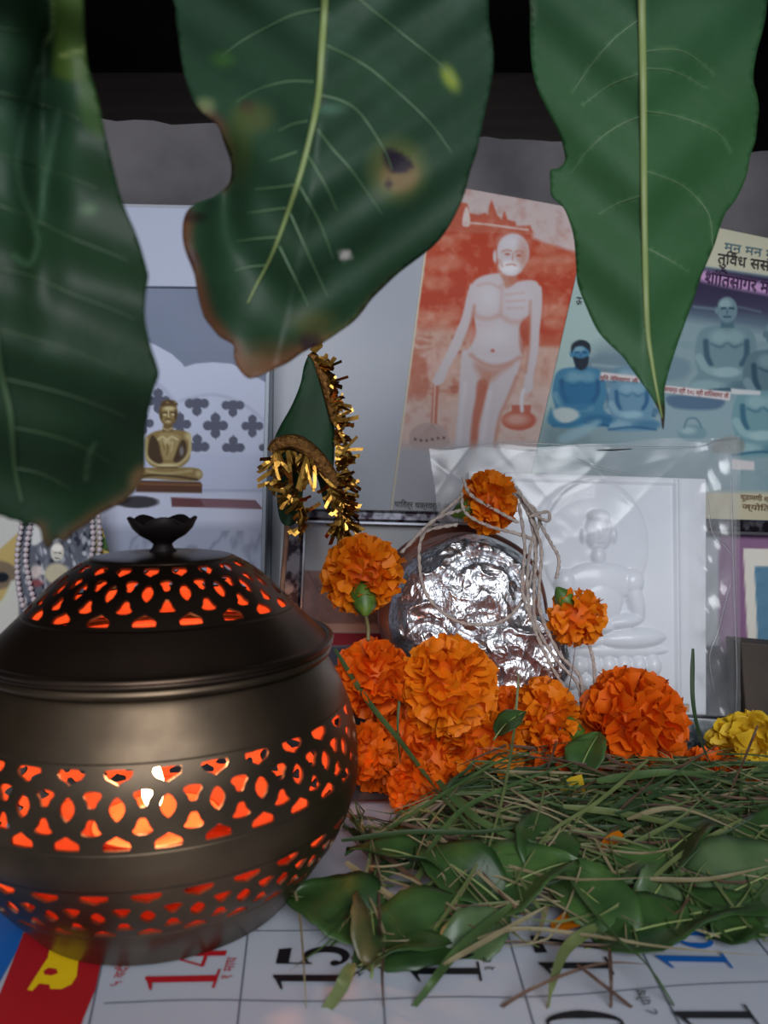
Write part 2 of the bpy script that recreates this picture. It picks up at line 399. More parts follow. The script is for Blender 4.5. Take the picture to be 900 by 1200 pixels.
def seated(p, cx, cy, k, sk, sh, dk, lt, hair=None, head=True):
    """a printed seated figure, cx,cy the head centre, k scale of the head"""
    e = lambda x, y: (cx+x*k, cy+y*k)
    p.poly([e(-1.0,1.4),e(-2.2,1.7),e(-2.7,2.6),e(-2.9,4.2),e(-2.6,5.6),e(-3.4,6.6),e(-2.6,7.4),e(0,7.5),e(2.6,7.3),e(3.2,6.6),e(2.3,5.6),e(2.6,4.4),e(2.5,2.6),e(2.0,1.7),e(.9,1.4)], sk, 1.2)
    p.line([e(-1.9,2.8),e(-1.8,4),e(-1.5,4.8)], .5*k, dk, 1.5, .8); p.line([e(1.7,2.8),e(1.7,4),e(1.3,4.8)], .5*k, dk, 1.5, .8)
    p.line([e(-1.4,3.0),e(-.6,3.3),e(0,2.9),e(.6,3.3),e(1.3,3.0)], .22*k, sh, 1.2, .9)
    p.ell(*e(-.7,2.4), .8*k, .6*k, lt, 3, .6); p.ell(*e(.7,2.4), .8*k, .6*k, lt, 3, .5)
    p.line([e(-2.5,4.2),e(-1.8,5.2),e(-.6,5.6)], .7*k, lt, 1.5, .6); p.line([e(2.3,4.2),e(1.7,5.2),e(.6,5.6)], .7*k, sk, 1.5, .8)
    p.ell(*e(0,5.5), 1.2*k, .45*k, lt, 1.5, .9); p.ell(*e(-1.9,6.7), 1.6*k, .5*k, lt, 2, .6); p.ell(*e(1.8,6.7), 1.6*k, .5*k, sh, 2, .7); p.line([e(-2.8,7.3),e(0,7.0),e(2.8,7.3)], .25*k, dk, 1, .8)
    if head:
        p.poly([e(-.5,.6),e(.5,.6),e(.6,1.6),e(-.6,1.6)], sh, 1, smooth=False)
        p.ell(cx, cy, .88*k, 1.15*k, sk, 1); p.ell(cx-.2*k, cy-.5*k, .55*k, .45*k, lt, 2, .8)
        p.line([e(-.5,-.12),e(-.15,-.15)], .2*k, dk, .6); p.line([e(.2,-.15),e(.55,-.12)], .2*k, dk, .6); p.line([e(0,0),e(-.03,.35)], .14*k, sh, .6); p.line([e(-.3,.62),e(.3,.62)], .15*k, dk, .6)
        p.ell(*e(-.95,.05), .16*k, .3*k, sk, .6)
        if hair:
            p.poly([e(-.95,-.1),e(-.9,-.9),e(-.3,-1.35),e(.4,-1.35),e(.95,-.9),e(.98,0),e(.75,-.4),e(.2,-.75),e(-.5,-.65)], hair, .8)
            p.poly([e(-.75,.35),e(-.35,.4),e(0,.5),e(.4,.4),e(.8,.3),e(.7,1.2),e(.1,1.7),e(-.5,1.3)], hair, .9)
def paint_blue(p):
    X, Y = p.X, p.Y; p.c[:] = np.array([170,194,190])/255
    p.view(640, 270, .2889)
    # photographic scene, deepening to blue at left
    p.poly([(560,100),(640,140),(1400,300),(1400,1300),(-60,1300),(-20,820),(200,470),(420,400),(560,330)], (128,152,158), 10, smooth=False)
    p.poly([(600,145),(1400,262),(1400,460),(560,330),(500,300)], (52,46,74), 3, smooth=False)
    p.poly([(540,300),(900,350),(1400,420),(1400,500),(900,410),(540,350)], (74,92,112), 6, .9, smooth=False)
    p.line([(600,310),(690,320)], 8, (120,150,160), 1.5, .7); p.line([(780,310),(870,330)], 6, (110,135,150), 1.5, .7); p.line([(800,345),(1000,370)], 8, (60,80,96), 2, .8)
    p.poly([(640,-60),(1400,70),(1400,255),(600,138)], (204,200,176), 1.2, smooth=False)
    p.line([(640,185),(760,212),(960,250)], 46, (206,160,206), 3, .95)
    m = np.clip((X-680)/200, 0, 1)*np.clip((Y-340)/60, 0, 1)*.35; p.blend(m, (150,170,176))
    n = fbm(X, Y, 16, 21, 3); p.blend(np.clip((n-.5)*3, 0, 1)*.25*(Y > 400), (96,128,142)); 
    # low step between the rows
    p.poly([(170,520),(330,500),(560,520),(560,600),(380,610),(180,590)], (110,136,148), 3, .9)
    p.line([(190,545),(330,560),(400,570)], 10, (160,180,184), 2, .8)
    p.poly([(200,700),(700,680),(820,720),(780,860),(200,860)], (140,164,172), 6, .8)
    p.poly([(500,670),(710,680),(690,725),(520,720)], (72,100,128), 2, .85)
    p.poly([(250,640),(300,630),(310,720),(255,715)], (30,76,120), 2, .9)
    # men
    seated(p, 735, 322, 46, (110,138,146), (76,106,120), (48,78,98), (150,176,180))
    seated(p, 930, 420, 46, (92,120,130), (60,90,104), (40,70,88), (138,164,170))
    seated(p, 345, 505, 34, (104,140,160), (58,104,134), (30,80,120), (160,190,200), head=False)
    seated(p, 350, 560, 34, (104,146,170), (58,110,144), (30,84,126), (150,186,200), head=False)
    seated(p, 140, 500, 40, (64,128,162), (30,96,140), (16,78,124), (140,178,192), hair=(20,34,50))
    p.poly([(60,630),(200,625),(180,720),(120,740),(70,720)], (28,104,150), 4, .75)
    p.ell(75,750,60,32,(196,208,206),1.5,.95); p.poly([(20,720),(10,780),(70,800),(150,790),(140,760),(80,785),(35,760)],(44,120,160),2,.9)
    p.poly([(60,830),(200,770),(215,790),(120,850),(60,865)],(150,186,198),3,.8)
    seated(p, 880, 590, 44, (112,150,158), (70,116,134), (44,92,116), (160,188,192), head=False)
    p.ell(592, 822, 58, 34, (116,148,156), 1.2); p.ell(575,812,30,14,(170,192,196),2,.7); p.line([(560,800),(575,765),(610,765),(630,800)], 7, (90,126,140), .8)
    p.poly([(680,860),(740,835),(800,850),(790,900),(680,900)],(120,126,120),2,.8)
    p.poly([(-30,838),(120,862),(700,880),(1000,930),(1000,1100),(900,1020),(-60,900)], (160,180,178), 4, .0)
    # name ribbons
    p.poly([(222,574),(382,592),(380,616),(216,606)], (214,206,206), .8, smooth=False); p.poly([(474,628),(750,656),(744,690),(470,656)], (214,206,206), .8, smooth=False)
    p.poly([(750,640),(870,652),(868,668),(750,664)], (200,204,206), .8, smooth=False)
    p.view(0, 0, 1)
    p.poly([(858,538),(884,541),(884,551),(858,550)], (206,200,200), .8, smooth=False)
    p.poly([(560,575),(1100,578),(1100,640),(560,640)], (192,184,156), 3, smooth=False)
blue = printed('blue_poster', [(695,236),(1000,300),(985,625),(611,604)], A, 240, 260, paint_blue, None, lift=.0011)
tag(blue, 'blue green poster of seated ascetics with purple title behind the pointed leaf', 'poster')
TB = mat('ink_dark', s(52,44,44), .6); TBL = mat('ink_blue', s(96,126,134), .6); TPU = mat('ink_purple', s(70,40,84), .6); TPK = mat('ink_pink', s(206,160,206), .6)
TRD = mat('ink_red', s(150,34,44), .6); TBR = mat('ink_brown', s(112,74,44), .6)
flattext('lettering', 'मन मन में', (849,293), (908,303), 15, A, TBL, blue, .0022)
flattext('lettering', 'तुिवध ससंघ', (841,308), (912,319), 19, A, TB, blue, .0022)
tube('lettering', [onplane(x, y, (A[0]+A[1]*.0022, A[1])) for x, y in [(860,302),(858,298),(861,296),(864,297)]], .0004, TB, blue, 5)
for dx, off, mm, lf in ((0, .004, TPU, .0026),):
    flattext('lettering', 'शांितसागर महा', (826,331), (914,346), 23, A, mm, blue, lf, offset=off)
flattext('lettering', 'मुिन नेिमसागर जी', (703,444.5), (748,448.5), 7, A, TRD, blue, .0022)
flattext('lettering', 'आचार्य श्री १०८ श्री शांितसागर जी', (777,458), (854,466.5), 8, A, TRD, blue, .0022)
flattext('lettering', 'ऊ', (675,356), (682,357), 14, A, TB, blue, .0022)
flattext('lettering', 'चूडामणी श्र', (868,585), (905,588), 9, A, TBR, blue, .0022)
flattext('lettering', 'ज्योित', (870,596), (903,599), 9, A, TBR, blue, .0022)
flattext('lettering', 'चािरत्र चक्रवर्ती आ', (462,593.5), (528,597), 10, A, TB, orange, .0022)

# ------------------------------------------------------------------ picture of the marble arch with the golden statue (C)
CP = plane(.440, 7, 0)
def paint_arch(p):
    X, Y = p.X, p.Y; p.c[:] = np.array([128,138,160])/255
    p.poly([(-100,100),(400,100),(400,338),(-100,334)], (186,193,214), .8, smooth=False)
    p.line([(-100,334),(400,339)], 2.2, (40,48,66), .6, smooth=False)
    p.blend(.25*fbm(X, Y, 50, 4)*(Y > 340), (96,106,130))
    p.view(140, 400, .2111)
    p.poly([(-260,150),(-150,60),(30,-20),(120,-10),(200,20),(290,70),(345,120),(362,142),(420,124),(520,116),(620,124),(700,160),(830,240),(860,240),(860,2400),(-400,2400),(-300,300)], (196,203,226), .8, smooth=False)
    p.line([(340,330),(420,308),(520,296),(620,318),(720,370),(800,440)], 14, (160,166,190), 2, .6); p.line([(60,200),(200,230),(300,330)], 16, (150,156,180), 3, .6)
    def cross(x, y, r, top=True, bot=True):
        g = (88,92,112)
        for (dx, dy) in ((-.62,0),(.62,0))+(((0,-.62),) if top else ())+(((0,.62),) if bot else ()):
            p.ell(x+dx*r, y+dy*r, r*.40, r*.40, g, .6)
        p.ell(x, y, r*.55, r*.45, g, .8)
        if top: p.poly([(x-.18*r,y-.8*r),(x,y-1.15*r),(x+.18*r,y-.8*r)], g, .5, smooth=False)
        if bot: p.poly([(x-.18*r,y+.8*r),(x,y+1.15*r),(x+.18*r,y+.8*r)], g, .5, smooth=False)
    for a in [(430,345,66,False,True),(630,355,62,False,True),(533,468,68,True,True),(738,470,60,True,True),(432,585,66,True,False),(632,590,62,True,False),(825,590,50,True,False),(215,330,66,True,True),(335,460,62,True,True),(130,455,60,True,True),(230,585,60,True,True),(20,340,60,True,True)]: cross(*a)
    p.poly([(-300,625),(860,625),(860,840),(-300,840)], (188,196,222), 3, .9, smooth=False); p.line([(-300,832),(860,828)], 8, (140,150,176), 2, .7)
    p.poly([(-300,845),(860,845),(830,1100),(-300,1100)], (200,206,228), 3, .9, smooth=False)
    # statue
    G = (140,118,72); GD = (66,48,26); GL = (206,194,146); GM = (112,88,48)
    p.poly([(90,800),(110,772),(450,780),(460,800),(458,842),(92,836)], (84,52,34), .8, smooth=False); p.line([(100,790),(455,798)], 10, (130,90,56), 1)
    p.poly([(40,720),(100,705),(240,700),(380,700),(440,708),(462,732),(455,760),(420,776),(300,772),(160,762),(60,768),(30,745)], G, .8)
    p.line([(50,760),(200,742),(330,752),(430,768)], 12, GD, 1); p.line([(150,720),(260,735),(400,718)], 10, GL, 1.5, .7); p.ell(440,735,16,16,GL,2,.7)
    p.poly([(185,505),(240,492),(320,492),(380,505),(398,540),(396,610),(385,660),(330,700),(200,700),(150,660),(142,600),(142,540)], G, .8)
    p.poly([(182,520),(215,560),(228,620),(240,670),(200,680),(160,630),(165,560)], GD, 1); p.poly([(345,550),(320,600),(300,665),(350,670),(372,620),(368,560)], GD, 1)
    p.ell(345,610,12,26,(150,150,160),1,.7); p.poly([(220,515),(300,512),(335,530),(318,590),(296,650),(250,655),(232,590)], (160,140,92), 1)
    p.line([(215,545),(240,530),(262,545),(290,530),(322,545)], 10, GL, 1); p.ell(262,560,22,14,GL,2,.8); p.line([(265,570),(268,600),(262,630)], 7, GM, 1); p.line([(240,560),(250,600)], 5, GM, 1); p.line([(295,560),(288,610)], 5, GL, 1)
    p.line([(390,530),(388,620),(330,680),(280,690)], 16, GL, 1.2, .8); p.line([(148,540),(150,640),(210,685),(260,690)], 14, GL, 1.2, .8); p.ell(380,525,16,20,GL,2,.7)
    p.ell(265,690,48,12,GL,1,.9); p.line([(215,700),(320,700)], 6, GD, 1)
    p.poly([(245,460),(290,460),(300,500),(235,500)], GM, .8, smooth=False); p.line([(240,482),(268,492),(295,480)], 6, GL, 1)
    p.ell(272,400,52,70,GM,.8); p.ell(268,408,38,52,G,.8); p.ell(275,350,45,26,(96,72,38),1)
    for k in range(14): p.ell(235+k*6.5, 350-14*math.sin(k/13*PI)+random.uniform(-5,5), 5, 4, random.choice([GD,(150,124,70)]), .5, .8)
    p.ell(276,372,34,12,GL,1,.95); p.line([(240,398),(262,394)], 7, GD, .5); p.line([(284,394),(308,398)], 7, GD, .5); p.ell(252,408,10,6,GL,.6); p.ell(298,406,10,6,GL,.6)
    p.line([(272,385),(270,415),(276,420)], 6, GL, .6); p.line([(256,436),(270,432),(288,436)], 6, GD, .5); p.ell(270,446,14,7,GL,1,.8); p.ell(312,410,6,22,GD,.6); p.ell(232,412,5,20,GD,.6)
    p.ell(100,892,118,34,(56,54,62),1); p.ell(-20,880,80,24,(30,30,36),1)
    p.poly([(286,866),(440,872),(755,882),(795,932),(290,918)], (104,62,66), .8, smooth=False); p.poly([(450,878),(750,886),(785,926),(470,916)], (132,100,112), 1, .8, smooth=False)
    p.poly([(420,930),(800,940),(790,1000),(400,1010)], (206,212,232), 3, .6)
    p.poly([(-300,1040),(820,1010),(812,1500),(-300,1500)], (150,158,180), 6, .7, smooth=False)
    p.view(0,0,1); n = np.abs(fbm(X, Y*.6+X*.5, 40, 31, 4)-.5); p.blend(np.clip(.06-n, 0, .06)*9*(Y > 622), (110,118,140))
arch = thing('marble_arch_picture', 'unframed blue white print of a golden seated statue under a pierced marble arch', 'picture', onplane(210, 850, CP))
quadbox('backing', [(40,236),(322,242),(306,838),(20,838)], CP, .004, MOUNT, arch)
printed('print', [(40,240),(319,246),(303,836),(20,836)], CP, 190, 400, paint_arch, arch, lift=.0006)
quadbox('glass_edge', [(316,243),(321,243),(306,836),(301,836)], CP, .0065, GREYEDGE, arch, lift=.0012, bev=.0003)

# ------------------------------------------------------------------ lower framed picture (B), metal rails
B = plane(.452, 5, 3)
def railmat():
    m, N, L, b = newmat('worn_black_metal'); b.inputs['Metallic'].default_value = .9; b.inputs['Roughness'].default_value = .28
    tc = N.new('ShaderNodeTexCoord'); n = N.new('ShaderNodeTexNoise'); n.inputs['Scale'].default_value = 160; n.inputs['Detail'].default_value = 6
    r = N.new('ShaderNodeValToRGB'); r.color_ramp.elements[0].position = .42; r.color_ramp.elements[0].color = s(48,40,50); r.color_ramp.elements[1].position = .56; r.color_ramp.elements[1].color = s(118,118,126)
    L.new(tc.outputs['Object'], n.inputs[0]); L.new(n.outputs[0], r.inputs[0]); L.new(r.outputs[0], b.inputs['Base Color']); return m
RAIL = railmat(); RAILD = mat('dark_rail', s(40,26,42), .25, metal=.7); SILV = mat('silver_lip', s(190,192,200), .2, metal=1)
lower = thing('lower_picture_frame', 'dark metal framed picture standing under the posters, violet mat at its right end', 'picture frame', onplane(640, 838, B))
def paint_lower(p):
    X, Y = p.X, p.Y; p.c[:] = np.array([184,188,192])/255
    p.poly([(330,668),(620,672),(620,732),(330,732)], (156,124,118), 1.2, smooth=False); n = fbm(X, Y, 12, 5); p.blend(np.clip((n-.45)*3, 0, 1)*.4*((Y > 668) & (Y < 732) & (X < 620)), (110,84,80))
    for k in range(14): p.line([(360+k*8,668+k%3*9),(380+k*6,700),(420+k*5,728)], 1.4, (96,70,68), .6, .5)
    p.poly([(320,730),(640,732),(640,742),(320,740)], (206,168,150), .8, smooth=False); p.poly([(320,741),(640,743),(640,756),(320,756)], (150,36,50), .8, smooth=False)
    p.poly([(320,757),(1000,757),(1000,900),(320,900)], (70,74,92), 1.2, smooth=False)
    p.poly([(842,610),(1000,610),(1000,770),(842,770)], (132,96,128), 1.5, smooth=False)
    p.poly([(871,643),(1000,643),(1000,754),(876,754)], (214,208,196), .8, smooth=False)
    p.poly([(884,664),(1000,664),(1000,752),(888,752)], (92,132,156), .8, smooth=False); p.blend(.3*fbm(X, Y, 7, 8)*((X > 886) & (Y > 664) & (Y < 752)), (50,84,110))
printed('print', [(330,604),(960,622),(950,838),(322,838)], B, 260, 110, paint_lower, lower, lift=.0006)
quadbox('backing', [(330,604),(960,622),(950,838),(322,838)], B, .006, MOUNT, lower)
quadbox('top_rail', [(340,595),(960,611),(960,627),(340,609)], B, .012, RAIL, lower, lift=.006, bev=.0018)
quadbox('rail_lip', [(340,608.5),(960,625),(960,629),(340,612)], B, .008, SILV, lower, lift=.0065, bev=.0003)
quadbox('side_rail', [(334,596),(357,597),(347,838),(322,838)], B, .012, RAIL, lower, lift=.0045, bev=.0018)
quadbox('rail_lip', [(356,610),(359,610),(349,838),(346,838)], B, .008, SILV, lower, lift=.005, bev=.0003)
# dark box at the right edge
KR = plane(.425, 2, 0)
BOXM = mat('brown_card_box', s(74,62,54), .7, var=s(58,48,42), vscale=30)
bx = quadbox('card_box', [(868,752),(1010,765),(1010,870),(876,864)], KR, .02, BOXM, lift=0, bev=.001); tag(bx, 'small dark brown box at the right edge beside the plastic bag', 'box')

# ------------------------------------------------------------------ picture card of silver statue with pearls (lower left)
E = plane(.395, 12, -3)
def paint_card(p):
    X, Y = p.X, p.Y; p.c[:] = np.array([196,196,190])/255
    p.view(0, 590, .2222)
    p.poly([(-300,700),(-100,330),(90,160),(130,160),(60,420),(-40,640)], (186,164,104), 1, smooth=False); p.poly([(-200,330),(-20,300),(80,340),(60,430),(-60,450)], (120,104,86), 2); p.ell(10,390,36,26,(20,24,36),1)
    p.line([(-60,560),(20,520),(70,420)], 30, (196,200,186), 1.5)
    p.poly([(520,90),(660,290),(760,600),(600,600),(500,300)], (180,160,86), 1, smooth=False); p.poly([(540,170),(600,240),(560,250),(530,220)], (60,96,50), 1)
    for k in range(5):
        for j in range(6): p.line([(515+k*45,240+j*40),(540+k*45,262+j*40),(530+k*45,285+j*40)], 6, (70,44,24), .6)
    p.poly([(110,80),(500,60),(520,500),(100,600)], (92,96,108), 2, smooth=False)
    for k in range(115): p.ell(random.uniform(130,480), random.uniform(150,560), random.uniform(4,14), random.uniform(10,30), random.choice([(30,34,46),(180,184,194),(120,126,140),(210,212,216)]), .8, .8, random.uniform(-.5,.5))
    p.poly([(160,130),(210,60),(250,110),(230,190),(170,220)], (206,208,206), 1.5)
    p.ell(302,255,36,50,(206,202,190),1.2); p.ell(300,235,28,18,(236,234,226),1); p.line([(285,262),(298,260)],5,(90,84,74),.5); p.line([(308,260),(322,262)],5,(90,84,74),.5); p.line([(292,288),(312,288)],5,(110,90,80),.5)
    p.ell(300,370,66,56,(200,190,160),2,.9); p.ell(190,360,30,36,(214,196,190),2,.8); p.ell(190,420,36,18,(150,60,60),2,.7)
card = thing('statue_card', 'creased print of a silver statue with yellow lattice border behind the lamp lid', 'picture', onplane(50, 800, E))
printed('print', [(-70,560),(112,592),(182,830),(-120,830)], E, 150, 130, paint_card, card)
PEARL = mat('pearl_white', s(196,184,190), .25, coat=.5)
def beadstrand(px, r, lift, name, parent):
    pts = crom(px, 40); q = (E[0]+E[1]*lift, E[1]); W = onplane(pts[:, 0], pts[:, 1], q)
    L = np.concatenate([[0], np.cumsum(np.linalg.norm(np.diff(W, axis=0), axis=1))]); n = int(L[-1]/(1.95*r))
    V = []; Fc = []
    for k in range(n):
        t = k*1.95*r; c = [np.interp(t, L, W[:, i]) for i in range(3)]
        a, f = lathevf([(r*math.sin(j*PI/6)+1e-5, -r*math.cos(j*PI/6)) for j in range(7)], 8, *c, off=len(V)); V += a; Fc += f
    return mesh(name, V, Fc, PEARL, parent, smooth=True)
for lab, lst in (('pearl bead strings hanging left of the silver statue print', [[(30,560),(26,610),(20,650),(22,690),(30,720)],[(42,560),(34,620),(30,655),(36,690),(44,715)]]),
                 ('pearl bead strings hanging right of the silver statue print', [[(104,560),(108,612),(109,640),(104,665),(106,700)],[(112,560),(116,612),(117,640),(113,665),(110,700)]])):
    p0 = onplane(lst[0][-1][0], lst[0][-1][1], E); nk = thing('bead_necklace', lab, 'necklace', p0)
    for k, q in enumerate(lst): beadstrand(q, .00165, .002+.001*k, 'bead_strand', nk)

# ------------------------------------------------------------------ calendar sheet on the shelf
wave = lambda x, y: .0016+.0008*math.sin(x*37+1)*math.sin(y*31)+.0004*math.sin(x*90)
PAPER = mat('calendar_paper', s(184,188,198), .45, var=s(174,180,192), vscale=10)
nx, ny = 90, 40; V = []; Fc = []
for j in range(ny+1):
    for i in range(nx+1):
        x = -.30+.60*i/nx; y = .10+.235*j/ny; V.append((x, y, wave(x, y)))
for j in range(ny):
    for i in range(nx):
        a = j*(nx+1)+i; Fc.append((a, a+1, a+nx+2, a+nx+1))
cal = mesh('calendar_sheet', V, Fc, PAPER, smooth=True); solid(cal, .0002); tag(cal, 'large white wall calendar page lying under the lamp and grass', 'calendar')
def flat_floor(name, polys, m, lift=.00035, px=True):
    V = []; Fc = []
    for p in polys:
        pts = [fl(x, y) if px else Vector((x, y, 0)) for x, y in p]
        n = len(pts); res = delaunay_2d_cdt([Vector((q.x, q.y)) for q in pts], [(i, (i+1) % n) for i in range(n)], [], 1, 1e-7)
        o = len(V); V += [(v.x, v.y, wave(v.x, v.y)+lift) for v in res[0]]; Fc += [tuple(o+i for i in f) for f in res[2]]
    return mesh(name, V, Fc, m, cal)
RED = mat('print_red', s(168,26,34), .45); BLUEI = mat('print_blue', s(20,92,170), .45); YEL = mat('print_yellow', s(230,190,20), .45); BLK = mat('print_black', s(20,20,26), .5); GREYL = mat('print_line', s(92,98,110), .5); REDI = mat('print_digit_red', s(176,24,34), .45)
flat_floor('red_panel', [[(36,1082),(60,1030),(118,1030),(122,1090),(120,1130),(114,1160),(98,1200),(80,1260),(-60,1260),(0,1172)]], RED)
flat_floor('blue_panel', [[(-150,1000),(52,1000),(33,1084),(20,1122),(-5,1168),(-60,1250),(-150,1260)]], BLUEI)
flat_floor('lettering', [[(32,1168),(50,1139),(56,1130),(62,1100),(90,1098),(92,1130),(90,1150),(84,1160),(72,1166),(59,1166),(58,1161),(46,1160),(38,1169)]], YEL, .0006)
flat_floor('lettering', [[(51,1146),(57,1142),(66,1143),(68,1148),(60,1151),(52,1150)]], RED, .0008)
def strip(p, q, wd=.00045, n=24):
    a = fl(*p); b = fl(*q); d = (b-a); k = Vector((-d.y, d.x, 0)).normalized()*wd/2; out = []
    for i in range(n):
        c = a+d*(i/n); e = a+d*((i+1)/n); out.append([(c.x+k.x, c.y+k.y), (c.x-k.x, c.y-k.y), (e.x-k.x, e.y-k.y), (e.x+k.x, e.y+k.y)])
    return out
for p, q in [((295,1060),(276,1230)),((441,1060),(453,1230)),((583,1060),(632,1230)),((722,1060),(806,1230)),((852,1060),(985,1230)),((122,1183),(600,1177)),((600,1177),(1000,1150)),((122,1100),(600,1093)),((600,1093),(1000,1072)),((128,1090),(100,1230))]:
    flat_floor('ruled_line', strip(p, q), GREYL, .0004, px=False)
def stroke(pts, ws):
    p = np.array(pts, float); T = np.gradient(p, axis=0); T /= np.linalg.norm(T, axis=1)[:, None]+1e-9
    N = np.stack([-T[:, 1], T[:, 0]], 1); wv = np.interp(np.linspace(0, 1, len(p)), np.linspace(0, 1, len(ws)), ws)[:, None]/2
    return [[tuple(p[i]+N[i]*wv[i]), tuple(p[i+1]+N[i+1]*wv[i+1]), tuple(p[i+1]-N[i+1]*wv[i+1]), tuple(p[i]-N[i]*wv[i])] for i in range(len(p)-1)]
def arc(cx, cy, rx, ry, a0, a1, n=20): return [(cx+rx*math.cos(math.radians(a0+(a1-a0)*i/n)), cy+ry*math.sin(math.radians(a0+(a1-a0)*i/n))) for i in range(n+1)]
DIG = {
 '1': [[(.20,.02),(.34,.02),(.34,1.0),(.30,1.0),(.20,.93)], [(.06,.0),(.48,.0),(.48,.035),(.06,.035)], [(.04,.86),(.04,.83),(.22,.88),(.33,1.0)]],
 '5': [[(.10,1),(.44,1),(.47,.82),(.10,.82)], [(.09,1),(.12,1),(.12,.48),(.09,.50)]]+stroke(arc(.24,.31,.20,.29,130,-150), [.02,.12,.15,.12,.03])+[arc(.11,.17,.065,.065,0,360,12)[:-1]],
 '0': stroke(arc(.27,.5,.17,.47,90,450,32), [.03,.16,.03,.16,.03]),
 '8': stroke(arc(.27,.74,.14,.22,90,450,24), [.03,.13,.03,.13,.03])+stroke(arc(.27,.27,.17,.24,90,450,24), [.03,.15,.03,.15,.03]),
 '6': stroke(arc(.27,.28,.17,.26,90,450,24), [.03,.15,.03,.15,.03])+stroke(arc(.40,.28,.30,.68,105,180,14), [.04,.14,.15]),
 '7': [[(.06,1),(.48,1),(.50,.88),(.08,.82)]]+stroke([(.47,.92),(.33,.55),(.24,.02)], [.05,.12,.17]),
 '4': [[(.04,.30),(.04,.25),(.50,.25),(.50,.30)],[(.30,0),(.42,0),(.42,1),(.38,1),(.30,.9)],[(.04,.28),(.07,.26),(.40,.96),(.38,1)]],
 '2': stroke(arc(.26,.72,.17,.25,170,-30), [.04,.1,.15])+stroke([(.41,.60),(.2,.3),(.07,.05)], [.14,.05,.03])+[[(.06,0),(.46,0),(.49,.22),(.38,.12),(.06,.10)]],
}
def digits(txt, pbase, m, H=.0212, Wk=.0205):
    """numerals turned a quarter left: foot at pixel pbase"""
    o = fl(*pbase); out = []
    for k, ch in enumerate(txt):
        for poly in DIG[ch]:
            out.append([(o.x-y*H, o.y+(x+.50*k)*Wk*.98) for x, y in poly])
    flat_floor('lettering', out, m, .0007+.0001, px=False)
digits('14', (250,1172), REDI); digits('15', (404,1170), BLK); digits('16', (566,1164), BLK); digits('17', (722,1154), BLK); digits('18', (862,1146), BLUEI)
digits('20', (756,1262), BLK); digits('21', (918,1254), BLK)
def floortext(txt, px, m, size=.0045):
    a = fl(*px); cu = bpy.data.curves.new('lettering', 'FONT'); cu.body = txt; cu.size = size
    o = bpy.data.objects.new('lettering', cu); C.objects.link(o); cu.materials.append(m); bpy.context.view_layer.update()
    me = bpy.data.meshes.new_from_object(o.evaluated_get(bpy.context.evaluated_depsgraph_get())); bpy.data.objects.remove(o)
    me.transform(Matrix.Translation((a.x, a.y, wave(a.x, a.y)+.0007)) @ Matrix.Rotation(PI/2, 4, 'Z'))
    return link('lettering', me, m, cal)
for t, p, m in [('२ सुदी', (426,1154), BLK), ('३ वदी', (580,1148), BLK), ('१ माघ', (270,1158), REDI), ('५ वदी', (139,1164), REDI), ('८ पोष', (772,1200), BLK)]: floortext(t, p, m)

# ------------------------------------------------------------------ pierced brass lamp
LX, LY = -.0774, .262
def brass(name, base, dark, rough, sc=30):
    m, N, L, b = newmat(name); b.inputs['Metallic'].default_value = .92
    tc = N.new('ShaderNodeTexCoord'); n = N.new('ShaderNodeTexNoise'); n.inputs['Scale'].default_value = sc; n.inputs['Detail'].default_value = 5
    r = N.new('ShaderNodeValToRGB'); r.color_ramp.elements[0].position = .35; r.color_ramp.elements[0].color = dark; r.color_ramp.elements[1].position = .7; r.color_ramp.elements[1].color = base
    L.new(tc.outputs['Object'], n.inputs[0]); L.new(n.outputs[0], r.inputs[0]); L.new(r.outputs[0], b.inputs['Base Color'])
    mr = N.new('ShaderNodeMapRange'); mr.inputs[3].default_value = rough*1.25; mr.inputs[4].default_value = rough*.75; L.new(n.outputs[0], mr.inputs[0]); L.new(mr.outputs[0], b.inputs['Roughness'])
    return m
BODY = brass('aged_brass', s(116,98,78), s(78,66,54), .40); LIDM = brass('dark_aged_brass', s(92,74,60), s(66,54,46), .33); INNER = mat('glow_tinted_brass', s(188,100,62), .6, metal=.2, var=s(170,84,50), vscale=60)  # inner brass coloured orange to stand for the flame's bounced glow
def prof_interp(pr, t):
    p = np.array(pr, float); L = np.concatenate([[0], np.cumsum(np.hypot(*np.diff(p, axis=0).T))]); t = np.asarray(t)*L[-1]
    return np.interp(t, L, p[:, 0]), np.interp(t, L, p[:, 1])
def rpoly(pts, n=3): return [tuple(q) for q in crom(pts, n, True)]
def cell_holes():
    f = []
    f.append((0, [(-.33,.0),(-.12,-.01),(.12,-.01),(.33,.0),(.35,.05),(.28,.11),(.10,.155),(.0,.19),(-.10,.155),(-.28,.11),(-.35,.05)]))
    f.append((.5, [(-.20,.27),(-.08,.25),(.08,.25),(.20,.27),(.23,.31),(.13,.38),(.10,.44),(.05,.465),(-.05,.465),(-.10,.44),(-.13,.38),(-.23,.31)]))
    f.append((0, [(0,.315),(.10,.36),(.175,.43),(.185,.49),(.14,.56),(.06,.61),(0,.635),(-.06,.61),(-.14,.56),(-.185,.49),(-.175,.43),(-.10,.36)]))
    f.append((.5, [(-.06,.59),(.06,.59),(.12,.64),(.15,.70),(.24,.76),(.20,.79),(.08,.81),(-.08,.81),(-.20,.79),(-.24,.76),(-.15,.70),(-.12,.64)]))
    f.append((0, [(0,.80),(.13,.845),(.28,.89),(.32,.93),(.30,.995),(.1,1.0),(-.1,1.0),(-.30,.995),(-.32,.93),(-.28,.89),(-.13,.845)]))
    return f
